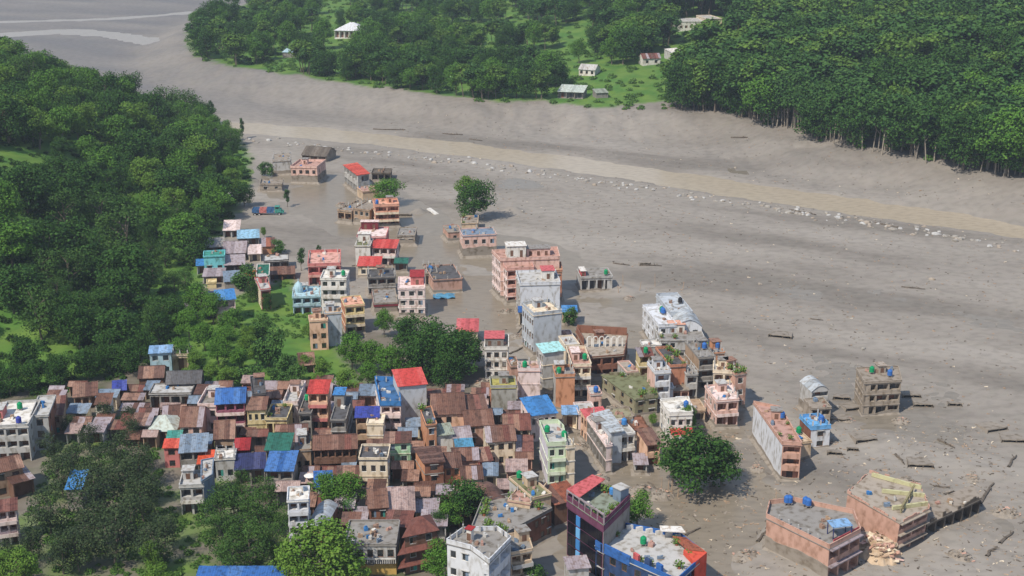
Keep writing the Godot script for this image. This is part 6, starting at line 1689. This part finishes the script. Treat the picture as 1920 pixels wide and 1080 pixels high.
func build_vegetation() -> void:
	rng.seed = 77
	for row in TREES:
		var at := Vector3(row[1], height(row[1], row[2]) - .1, row[2])
		if row[0] == "palm": palm(row[5], at, row[3])
		else:
			tree("leafy_bush" if row[0] == "bush" else "leafy_tree", row[0], row[5], at, row[3], row[4], row[6])
	# wooded hill on the left: individual trees
	var placed := 0
	var tries := 0
	var spots := []
	while tries < 9000 and placed < 295:
		tries += 1
		var p := Vector2(rng.randf_range(-330, -60), rng.randf_range(-760, -340))
		var hd := field(f_hill, p.x, p.y)
		if hd < -3.5: continue
		# stay inside what the view shows
		if p.x < -(0.372 * -p.y + 26): continue
		if not clear_of(p, CLEARINGS, 12.0): continue
		var ok := true
		for s in spots:
			if p.distance_squared_to(s) < 50.0:
				ok = false
				break
		if not ok: continue
		spots.append(p)
		placed += 1
		var k: String = ["dark", "grey2", "dark", "dark", "grey2", "round", "dark"][rng.randi() % 7] if p.y > -520 else ["dark", "round", "dark", "round", "grey2", "light"][rng.randi() % 6]  # near slope gets darker kinds: cloud shade put into the foliage colour
		var lab: String = {"dark": "dark green broadleaf tree in the wood on the hillside", "round": "fresh green broadleaf tree in the wood on the hillside", "grey2": "dull green slender tree in the wood on the hillside", "light": "yellow green tree in the wood on the hillside"}[k]
		var hh := rng.randf_range(8.0, 15.0) if rng.randf() < .5 else rng.randf_range(14.0, 22.0)
		if hd < 12: hh *= .8
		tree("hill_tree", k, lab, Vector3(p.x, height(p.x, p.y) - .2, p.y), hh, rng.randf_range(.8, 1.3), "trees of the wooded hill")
	print("hill trees ", placed)
	# undergrowth on the hill, gardens and bank: one mass of leaves
	var shrub := newst()
	var rr := RandomNumberGenerator.new()
	rr.seed = 9
	for i in 110:
		var d := Vector3(rr.randfn(), abs(rr.randfn()), rr.randfn()).normalized()
		leaf(shrub, d * Vector3(1.0, .7, 1.0) * rr.randf_range(.5, 1.0), rr, .2, Color(.05, .115, .024).lerp(Color(.1, .19, .04), rr.randf()), d)
	var sm := shrub.commit()
	var shaded_shrub := newst()  # darker copy of the shrub, cloud shade on the hill painted into its leaves
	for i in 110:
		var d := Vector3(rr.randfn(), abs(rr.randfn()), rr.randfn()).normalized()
		leaf(shaded_shrub, d * Vector3(1.0, .7, 1.0) * rr.randf_range(.5, 1.0), rr, .2, Color(.024, .062, .013).lerp(Color(.055, .115, .022), rr.randf()), d)
	var dm := shaded_shrub.commit()
	var xf := []
	for i in 7500:
		var p := Vector2(rng.randf_range(-340, -50), rng.randf_range(-780, -330))
		if field(f_hill, p.x, p.y) < -7.5 or near_house(p, 5.0): continue
		if not clear_of(p, CLEARINGS, 9.0) and rng.randf() < .85: continue
		xf.append(Transform3D(Basis(Vector3.UP, rng.randf() * TAU) * Basis.from_scale(Vector3.ONE * rng.randf_range(.7, 2.2)), Vector3(p.x, height(p.x, p.y), p.y)))
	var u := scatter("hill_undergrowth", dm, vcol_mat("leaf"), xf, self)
	tag(u, "low green undergrowth covering the wooded hillside, cloud shade painted into its greens", "undergrowth")
	xf = []
	for i in 3000:
		var p := Vector2(rng.randf_range(-130, -20), rng.randf_range(-480, -330))
		var gd := field(f_garden, p.x, p.y)
		if gd < -1: continue
		if noise.get_noise_2d(p.x * 3, p.y * 3) < -.05: continue
		if near_house(p, 4.5): continue
		xf.append(Transform3D(Basis(Vector3.UP, rng.randf() * TAU) * Basis.from_scale(Vector3.ONE * rng.randf_range(.3, 1.1)), Vector3(p.x, height(p.x, p.y), p.y)))
	for i in 2600:
		var p := Vector2(rng.randf_range(-140, -20), rng.randf_range(-400, -255))
		if field(f_grove, p.x, p.y) < 0 or near_house(p, 4.5): continue
		xf.append(Transform3D(Basis(Vector3.UP, rng.randf() * TAU) * Basis.from_scale(Vector3.ONE * rng.randf_range(.4, 1.5)), Vector3(p.x, height(p.x, p.y), p.y)))
	var gcov := scatter("garden_greenery", sm, vcol_mat("leaf"), xf, self)
	tag(gcov, "green garden plots and weeds growing between the houses", "greenery")
	# far bank: forest edge as single trees, the wood behind as one mass
	var far := []
	tries = 0
	while tries < 40000 and far.size() < 2500:
		tries += 1
		var zz := -740.0 - 900.0 * pow(rng.randf(), 1.4)
		if rng.randf() < .3: zz = rng.randf_range(-800, -480)
		var p := Vector2(rng.randf_range(-.4, .42) * -zz, zz)
		var bd := field(f_bank, p.x, p.y)
		var dense := smoothstep(40.0, 140.0, p.x)
		if bd < lerp(.5, -4.0, dense): continue
		if not clear_of(p, FIELDS, 22.0): continue
		if near_house(p, 14.0) or before_house(p): continue
		var nn := noise.get_noise_2d(p.x * .8, p.y * .8)
		if nn < lerp(-.05, -.9, dense) and bd > 14: continue
		far.append([bd, p, dense])
	for i in 160:
		var s := rng.randf_range(10.2, 16.4)
		var k := int(s)
		var p := BANK_EDGE[k].lerp(BANK_EDGE[k + 1], s - k) + Vector2(rng.randfn(0, 2.0), -rng.randf_range(-1.0, 9.0))
		far.append([3.0, p, smoothstep(40.0, 140.0, p.x)])
	far.sort_custom(func(a, b): return a[1].y > b[1].y)
	var edge := []
	var rest := []
	for f in far:
		if edge.size() < 260 and (f[0] < 26 or f[1].y > -700): edge.append(f)
		else: rest.append(f)
	for f in edge:
		var p: Vector2 = f[1]
		var dense: float = f[2]
		var k: String = "far" if dense > .5 and rng.randf() < .8 else ["far2", "round", "dark", "far", "dark"][rng.randi() % 5]
		var hh: float = lerp(15.0, 25.0, dense) * rng.randf_range(.75, 1.2)
		var lab: String = {"far": "tall slender forest tree with bare lower trunk across the river", "far2": "yellow green forest tree across the river", "round": "fresh green round tree on the far bank", "dark": "dark round tree on the far bank"}[k]
		tree("forest_tree", k, lab, Vector3(p.x, height(p.x, p.y) - .3, p.y), hh, rng.randf_range(.95, 1.3) * ((1.25 if f[0] > 9 else .9) if k == "far" else 1.0), "forest edge across the river")
	var holder := Node3D.new()
	holder.name = "far_forest"
	add_child(holder)
	holder.set_meta("kind", "stuff")
	tag(holder, "dense green forest covering the far bank", "forest")
	var lists := {"far0": [], "far1": [], "far20": [], "dark0": [], "round0": []}
	var trunks := {}
	for f in rest:
		var p: Vector2 = f[1]
		var dense: float = f[2]
		var k: String = ["far0", "far1", "far0", "far20", "far1", "dark0", "far20"][rng.randi() % 7] if dense > .4 else ["far20", "dark0", "dark0", "round0", "far0"][rng.randi() % 5]
		var hh: float = lerp(18.0, 29.0, dense) * rng.randf_range(.7, 1.2)
		var sp: float = rng.randf_range(1.2, 1.6) if k.begins_with("far") else rng.randf_range(.75, 1.1)
		lists[k].append(Transform3D(Basis(Vector3.UP, rng.randf() * TAU) * Basis.from_scale(Vector3(hh * sp, hh, hh * sp)), Vector3(p.x, height(p.x, p.y) - .3, p.y)))
	for k in lists:
		var tm := tree_meshes(k.left(k.length() - 1), int(k.right(1)))
		if lists[k].size() == 0: continue
		scatter("crowns", tm[0], vcol_mat("leaf"), lists[k], holder)
		scatter("trunks", tm[1], bark(), lists[k], holder)
	print("far ", edge.size(), " ", rest.size())
	xf = []
	for i in 9000:
		var zz := rng.randf_range(-1300, -480)
		var p := Vector2(rng.randf_range(-.38, .42) * -zz, zz)
		var bd := field(f_bank, p.x, p.y)
		if bd < -1.0 or (bd > 60 and rng.randf() < .5): continue
		if near_house(p, 9.0): continue
		if bd < 18 and p.x > 70 and rng.randf() < .6: continue
		xf.append(Transform3D(Basis(Vector3.UP, rng.randf() * TAU) * Basis.from_scale(Vector3.ONE * rng.randf_range(1.0, 3.2)), Vector3(p.x, height(p.x, p.y), p.y)))
	var u2 := scatter("bank_undergrowth", sm, vcol_mat("leaf"), xf, self)
	tag(u2, "green bushes and weeds covering the far bank", "undergrowth")

func rock_mesh(k: int) -> Mesh:
	var key := "rock%d" % k
	if meshes.has(key): return meshes[key]
	var r := RandomNumberGenerator.new()
	r.seed = 40 + k
	var st := newst()
	var pts := []
	for j in 5:
		var ring := []
		for i in 7:
			var th := PI * j / 4.0
			var ph := TAU * i / 7.0
			var q := 1.0 if j == 0 or j == 4 else r.randf_range(.7, 1.15)
			ring.append(Vector3(sin(th) * cos(ph) * q, cos(th) * .62 * (q if j != 2 else 1.0), sin(th) * sin(ph) * q))
		pts.append(ring)
	for j in 4:
		for i in 7:
			var i2 := (i + 1) % 7
			tri(st, pts[j + 1][i], pts[j][i], pts[j][i2])
			tri(st, pts[j + 1][i], pts[j][i2], pts[j + 1][i2])
	meshes[key] = st.commit()
	return meshes[key]

func build_extras() -> void:
	rng.seed = 505
	# pale boulders washed up along the river
	for i in 290:
		var s := rng.randf() * (STONES.size() - 1)
		var k := int(s)
		var p := STONES[k].lerp(STONES[k + 1], s - k) + Vector2(rng.randfn(0, 3.0), rng.randfn(0, 3.4))
		if i > 250: p = Vector2(rng.randf_range(-60, 240), rng.randf_range(-700, -300))
		if i > 250 and field(f_flood, p.x, p.y) > -14: continue
		var sz := rng.randf_range(.45, 1.1) * (1.5 if rng.randf() < .2 else 1.0)
		var o := part(numbered("boulder"), rock_mesh(rng.randi() % 4), mat(["lgrey", "mudl", "conc", "lgrey", "conc"][rng.randi() % 5], "flat"), self, Transform3D(Basis(Vector3.UP, rng.randf() * TAU) * Basis.from_scale(Vector3(sz * rng.randf_range(1, 1.6), sz, sz)), Vector3(p.x, height(p.x, p.y) + .1, p.y)))
		tag(o, "pale boulder washed up on the mud along the river", "boulder", "boulders along the river")
	# drift logs
	for l in LOGS:
		var a := Vector3(l[0], height(l[0], l[1]) + .12, l[1])
		var b := Vector3(l[2], height(l[2], l[3]) + .3, l[3])
		var o := thing("drift_log", "dark drift log lying half buried in the mud", "log", a, "drift logs in the mud")
		var st := newst()
		var prev := Vector3.ZERO
		var w: float = l[4]
		for k in 5:
			var f := (k + 1) / 5.0
			var q := (b - a) * f + Vector3(rng.randfn(0, .12), rng.randfn(0, .05), rng.randfn(0, .2))
			tube(st, prev, q, w * (1 - .12 * k), w * (1 - .12 * (k + 1)), 7)
			prev = q
		part("trunk", st.commit(), mat("mudd"), o)
		for k in 2:
			var sb := newst()
			var q0 := (b - a) * rng.randf_range(.4, .9)
			tube(sb, q0, q0 + Vector3(rng.randfn(0, .6), rng.randf_range(.3, 1.0), rng.randfn(0, .6)), w * .4, w * .15, 5)
			part("branch", sb.commit(), mat("mudd"), o)
	# roofs buried in the mud: a tilted slab standing open at its front edge
	for s in SLABS:
		var w: float = s[2]
		var y := height(s[0], s[1])
		var o := thing("sunken_roof_wreck", "mud covered roof slab tilted out of the mud with black gap below", "roof slab", Vector3(s[0], y - .1, s[1]), "buried roofs in the mud")
		o.rotation.y = rng.randf_range(-.35, .35)
		var st := newst()
		var dep := w * 1.3
		var segs := 6
		for k in segs:
			var u0 := -w / 2 + w * k / segs
			var u1 := u0 + w / segs
			var h0 := 1.15 + .3 * noise2.get_noise_2d(s[0] * 9 + k * 23, s[1])
			var h1 := 1.15 + .3 * noise2.get_noise_2d(s[0] * 9 + k * 23 + 23, s[1])
			quad(st, Vector3(u0, h0, 0), Vector3(u0 * .8, -.15, -dep), Vector3(u1 * .8, -.15, -dep), Vector3(u1, h1, 0))
			quad(st, Vector3(u0, h0 - .28, .02), Vector3(u0, h0, 0), Vector3(u1, h1, 0), Vector3(u1, h1 - .28, .02))
			quad(st, Vector3(u0 * .8, -.4, -dep), Vector3(u0, h0 - .28, .02), Vector3(u1, h1 - .28, .02), Vector3(u1 * .8, -.4, -dep))
		tri(st, Vector3(-w / 2 - .4, -.3, .3), Vector3(-w * .4, -.15, -dep), Vector3(-w / 2, 1.15, 0))
		tri(st, Vector3(w / 2 + .4, -.3, .3), Vector3(w / 2, 1.15, 0), Vector3(w * .4, -.15, -dep))
		part("slab", st.commit(), mat("mudg", "flat"), o)
		for q in [-.45, .1, .47]:
			var sp := newst()
			boxat(sp, Vector3(w * q, .35, -.35), Vector3(.3, 1.2, .3))
			part("pillar", sp.commit(), mat("mudd"), o)
	for p in POLES:
		var o := thing("bare_pole", "thin bare pole sticking up from the mud", "pole", Vector3(p[0], height(p[0], p[1]) - .2, p[1]), "bare poles in the mud")
		var st := newst()
		tube(st, Vector3.ZERO, Vector3(rng.randfn(0, .3), p[2], rng.randfn(0, .3)), .12, .07, 6)
		part("shaft", st.commit(), mat("tan", "plain"), o)
	debris()
	rubble_heap(SPOT["rubble"], "heap of pink beige brick rubble spilling from the collapsed building", "", 1.0, 80)
	for r in RUBBLE: rubble_heap(Vector2(r[0], r[1]), "low heap of broken masonry and timber beside the flooded street", "rubble heaps along the flooded street", r[2], 26)
	truck()
	car("van", "white van parked on the muddy road by the wood", SPOT["van"], "white", 1.5, 2.1)
	var u: Vector2 = SPOT["umbrella"]
	var um := thing("garden_umbrella", "white open umbrella beside the small blue roofed house", "umbrella", Vector3(u.x, .3, u.y))
	var su := newst()
	for i in 8:
		var t0 := TAU * i / 8
		var t1 := TAU * (i + 1) / 8
		tri(su, Vector3(cos(t1) * 1.5, 4.4, sin(t1) * 1.5), Vector3(0, 5.0, 0), Vector3(cos(t0) * 1.5, 4.4, sin(t0) * 1.5))
	part("canopy", su.commit(), mat("white", "plain"), um)
	var sp2 := newst()
	tube(sp2, Vector3.ZERO, Vector3(0, 5.1, 0), .06, .05, 6)
	part("pole", sp2.commit(), mat("lgrey", "plain"), um)
	var tp: Vector2 = SPOT["tarp"]
	var to := thing("tarpaulin", "crumpled light blue tarpaulin lying before the mud brick house", "tarpaulin", Vector3(tp.x, height(tp.x, tp.y), tp.y))
	var stp := newst()
	for i in 10:
		for j in 7:
			var v := []
			for d in [[0, 1], [0, 0], [1, 0], [1, 1]]:
				var x: float = (i + d[0]) * .75 - 3.7
				var z: float = (j + d[1]) * .8 - 2.8
				v.append(Vector3(x + .3 * noise.get_noise_2d(x * 40, z * 40), .5 + .8 * noise.get_noise_2d(x * 22 + 9, z * 22), z))
			quad(stp, v[0], v[1], v[2], v[3])
	part("sheet", stp.commit(), mat("tarp", "sheet"), to)
	var fp: Vector2 = SPOT["fallen"]
	var fo := thing("fallen_panel", "broken white wall panel fallen on a mud mound", "wall panel", Vector3(fp.x, height(fp.x, fp.y), fp.y))
	var sf := newst()
	box(sf, Transform3D(Basis(Vector3.UP, -.7) * Basis(Vector3.BACK, -.35), Vector3(0, .8, 0)), Vector3(5.5, .35, 2.2))
	part("panel", sf.commit(), mat("white"), fo)

func debris() -> void:
	var st := newst()
	boxat(st, Vector3.ZERO, Vector3(1, .16, .3), .2)
	boxat(st, Vector3(.3, .08, .3), Vector3(.4, .12, .35), 1.0)
	var m := st.commit()
	var cols := ["mudl", "tan", "mudd", "cream", "mud"]
	var holder := Node3D.new()
	holder.name = "flood_debris"
	add_child(holder)
	holder.set_meta("kind", "stuff")
	tag(holder, "small scraps of wood and masonry strewn over the mud", "debris")
	for c in cols.size():
		var xf := []
		for i in (1500 if c != 3 else 250):
			var p := Vector2(rng.randf_range(-60, 120), rng.randf_range(-470, -255))
			var n := noise2.get_noise_2d(p.x * 1.2 + 50, p.y * 1.2)
			if i < 800: p = Vector2(rng.randf_range(30, 125), rng.randf_range(-340, -255))
			if n < (.02 if i >= 800 else -.12): continue
			if field(f_garden, p.x, p.y) > -2 or field(f_hill, p.x, p.y) > -2: continue
			var s := rng.randf_range(.18, .75)
			xf.append(Transform3D(Basis(Vector3.UP, rng.randf() * TAU) * Basis(Vector3.RIGHT, rng.randfn(0, .25)) * Basis.from_scale(Vector3(s * rng.randf_range(.8, 2.2), s, s)), Vector3(p.x, max(.03, height(p.x, p.y)) + .04, p.y)))
		# grains and small stones over the open mud and the bank
		for i in (1700 if c != 3 else 300):
			var p := Vector2(rng.randf_range(-70, 260), rng.randf_range(-760, -330))
			if field(f_bank, p.x, p.y) > -1 or field(f_river, p.x, p.y) < 14 or field(f_flood, p.x, p.y) > -3 or field(f_hill, p.x, p.y) > -8 or field(f_garden, p.x, p.y) > -2: continue
			var s := rng.randf_range(.15, .6)
			xf.append(Transform3D(Basis(Vector3.UP, rng.randf() * TAU) * Basis.from_scale(Vector3(s * rng.randf_range(.8, 1.8), s * 1.6, s * 1.6)), Vector3(p.x, height(p.x, p.y) + .05, p.y)))
		scatter("scraps", m, mat(cols[c], "flat"), xf, holder)

func rubble_heap(c: Vector2, label: String, group: String, sc: float, count: int) -> void:
	var o := thing("rubble_heap", label, "rubble", Vector3(c.x, 0, c.y), group)
	o.scale = Vector3(sc, sc * (1.0 if sc > .8 else .55), sc)
	o.rotation.y = 0.0 if sc > .8 else rng.randf() * TAU
	var st := newst()
	var n := 22
	for i in n:
		for j in n:
			var v := []
			for d in [[0, 1], [0, 0], [1, 0], [1, 1]]:
				var x: float = (i + d[0] - n / 2.0) * .5
				var z: float = (j + d[1] - n / 2.0) * .62
				var rr := sqrt(x * x / 26.0 + z * z / 40.0)
				v.append(Vector3(x, max(-.3, 4.2 * (1.0 - rr * rr) + 1.2 * noise2.get_noise_2d(x * 22, z * 22)) - .2, z))
			quad(st, v[0], v[1], v[2], v[3])
	part("mound", st.commit(), mat("beige" if group == "" else "mudg", "flat"), o)
	for i in count:
		var x := rng.randfn(0, 2.3)
		var z := rng.randfn(0.6, 2.8)
		var rr2 := x * x / 26.0 + z * z / 40.0
		if rr2 > 1.1: continue
		var sb := newst()
		var s := Vector3(rng.randf_range(.5, 2.2), rng.randf_range(.15, .4), rng.randf_range(.4, 1.0))
		boxat(sb, Vector3.ZERO, s)
		part("chunk", sb.commit(), mat((["brickp", "cream", "beige", "tan", "pink", "beige"] if group == "" else ["mudl", "tan", "mudg", "mud", "mudd", "brickp"])[rng.randi() % 6]), o, Transform3D(Basis(Vector3(rng.randfn(), rng.randfn(), rng.randfn()).normalized(), rng.randf_range(0, 1.2)), Vector3(x, max(0, 4.2 * (1 - rr2)) + .25, z)))

func wheel(parent: Node, at: Vector3, r: float) -> void:
	if not meshes.has("tyre"):
		var st := newst()
		tube(st, Vector3(0, 0, -.16), Vector3(0, 0, -.11), .9, 1.0, 14)
		tube(st, Vector3(0, 0, -.11), Vector3(0, 0, .11), 1.0, 1.0, 14)
		tube(st, Vector3(0, 0, .11), Vector3(0, 0, .16), 1.0, .9, 14)
		meshes["tyre"] = st.commit()
		var s2 := newst()
		tube(s2, Vector3(0, 0, .1), Vector3(0, 0, .18), .5, .42, 10)
		meshes["rim"] = s2.commit()
	var w := part("wheel", meshes["tyre"], mat("black", "plain"), parent, Transform3D(Basis.from_scale(Vector3(r, r, 1.6)), at))
	part("rim", meshes["rim"], mat("lgrey", "plain"), w)

func truck() -> void:
	var p: Vector2 = SPOT["truck"]
	var o := thing("cargo_truck", "blue and red cargo truck with teal cab stranded in mud", "truck", Vector3(p.x, height(p.x, p.y) - .25, p.y))
	o.rotation.y = .06
	o.scale = Vector3.ONE * 1.25
	for k in 3:
		var st := newst()
		boxat(st, Vector3(-4.4 + 2.4 * k, 1.75, 1.15), Vector3(2.36, 1.5, .12))
		boxat(st, Vector3(-4.4 + 2.4 * k, 1.75, -1.15), Vector3(2.36, 1.5, .12))
		for q in 3: boxat(st, Vector3(-5.2 + 2.4 * k + .8 * q, 1.75, 1.24), Vector3(.1, 1.5, .08))
		part("side_panel", st.commit(), mat(["blueg", "pinkr", "blueg"][k], "sheet"), o)
	var sb := newst()
	boxat(sb, Vector3(-2, 1.0, 0), Vector3(7.3, .2, 2.4))
	boxat(sb, Vector3(-5.6, 1.75, 0), Vector3(.12, 1.5, 2.3))
	part("cargo_bed", sb.commit(), mat("mudl", "flat"), o)
	var sc := newst()
	boxat(sc, Vector3(3.0, 1.5, 0), Vector3(2.2, 1.3, 2.2))
	boxat(sc, Vector3(2.7, 2.55, 0), Vector3(1.6, .9, 2.1))
	boxat(sc, Vector3(4.4, 1.15, 0), Vector3(.8, .7, 2.0))
	var cab := part("cab", sc.commit(), mat("teal", "sheet"), o)
	for z in [-1.06, 1.06]: part("window", unit_box(), glass_mat(), cab, Transform3D(Basis.from_scale(Vector3(1.0, .6, .05)), Vector3(2.75, 2.6, z)))
	part("windscreen", unit_box(), glass_mat(), cab, Transform3D(Basis.from_scale(Vector3(.05, .6, 1.7)), Vector3(3.52, 2.6, 0)))
	for x in [-4.6, -3.2, 3.4]:
		for z in [-1.15, 1.15]: wheel(o, Vector3(x, .55, z), .58)

func car(called: String, label: String, p: Vector2, col: String, yaw: float, h: float) -> void:
	var o := thing(called, label, "van", Vector3(p.x, height(p.x, p.y), p.y))
	o.rotation.y = yaw
	var st := newst()
	var prof := PackedVector2Array([Vector2(-2.4, .4), Vector2(-2.4, h - .2), Vector2(-2.2, h), Vector2(1.0, h), Vector2(1.8, h * .62), Vector2(2.5, h * .5), Vector2(2.5, .4)])
	for i in prof.size():
		var a := prof[i]
		var b := prof[(i + 1) % prof.size()]
		quad(st, Vector3(a.x, a.y, .9), Vector3(b.x, b.y, .9), Vector3(b.x, b.y, -.9), Vector3(a.x, a.y, -.9))
	var ids := Geometry2D.triangulate_polygon(prof)
	for i in range(0, ids.size(), 3):
		for z in [.9, -.9]:
			tri(st, Vector3(prof[ids[i]].x, prof[ids[i]].y, z), Vector3(prof[ids[i + 1]].x, prof[ids[i + 1]].y, z), Vector3(prof[ids[i + 2]].x, prof[ids[i + 2]].y, z))
	var body := part("body", st.commit(), mat(col, "plain"), o)
	for z in [-.91, .91]:
		for k in 3: part("window", unit_box(), glass_mat(), body, Transform3D(Basis.from_scale(Vector3(.85, h * .3, .04)), Vector3(-1.7 + k * 1.05, h * .72, z)))
	for x in [-1.6, 1.7]:
		for z in [-.85, .85]: wheel(o, Vector3(x, .38, z), .38)

func _ready() -> void:
	# camera
	var cam := Camera3D.new()
	cam.name = "camera"
	cam.fov = 23.466
	cam.near = 1.0
	cam.far = 9000.0
	cam.position = Vector3(0, 150, 0)
	cam.rotation = Vector3(-deg_to_rad(18.1038), 0, 0)
	add_child(cam)
	cam.current = true
	# sky, sun, exposure
	var env := Environment.new()
	var sky := Sky.new()
	var sm := ProceduralSkyMaterial.new()
	sm.sky_top_color = Color(.50, .59, .72)
	sm.sky_horizon_color = Color(.80, .82, .83)
	sm.ground_bottom_color = Color(.4, .38, .35)
	sm.ground_horizon_color = Color(.6, .62, .64)
	sm.sky_curve = .2
	sky.sky_material = sm
	env.background_mode = Environment.BG_SKY
	env.sky = sky
	env.background_energy_multiplier = 1.15
	env.tonemap_mode = Environment.TONE_MAPPER_LINEAR
	env.tonemap_exposure = 1.06
	env.sdfgi_enabled = true
	env.ssao_enabled = true
	env.ssil_enabled = true
	env.fog_enabled = true
	env.fog_density = .0001
	env.fog_light_color = Color(.70, .76, .84)
	var we := WorldEnvironment.new()
	we.name = "environment"
	we.environment = env
	add_child(we)
	var sun := DirectionalLight3D.new()
	sun.name = "sun"
	sun.light_energy = 1.5
	sun.light_color = Color(1, .955, .885)
	sun.light_angular_distance = 1.1
	sun.shadow_enabled = true
	add_child(sun)
	sun.look_at_from_position(Vector3.ZERO, Vector3(.43, -.775, -.46), Vector3.UP)
	noise.seed = 3
	noise.frequency = .012
	noise.fractal_octaves = 4
	noise2.seed = 8
	noise2.frequency = .02
	noise2.fractal_octaves = 4
	make_textures()
	build_fields()
	build_terrain()
	build_water()
	for row in HOUSES:
		var c := Vector2.ZERO
		for i in range(0, row[3].size(), 2): c += Vector2(row[3][i], row[3][i + 1])
		house_spots.append(c * 2.0 / row[3].size())
		house(row)
	for row in TANKS: tank(row)
	lean_tos()
	print("houses done")
	build_vegetation()
	print("vegetation done")
	build_extras()
	print("done")
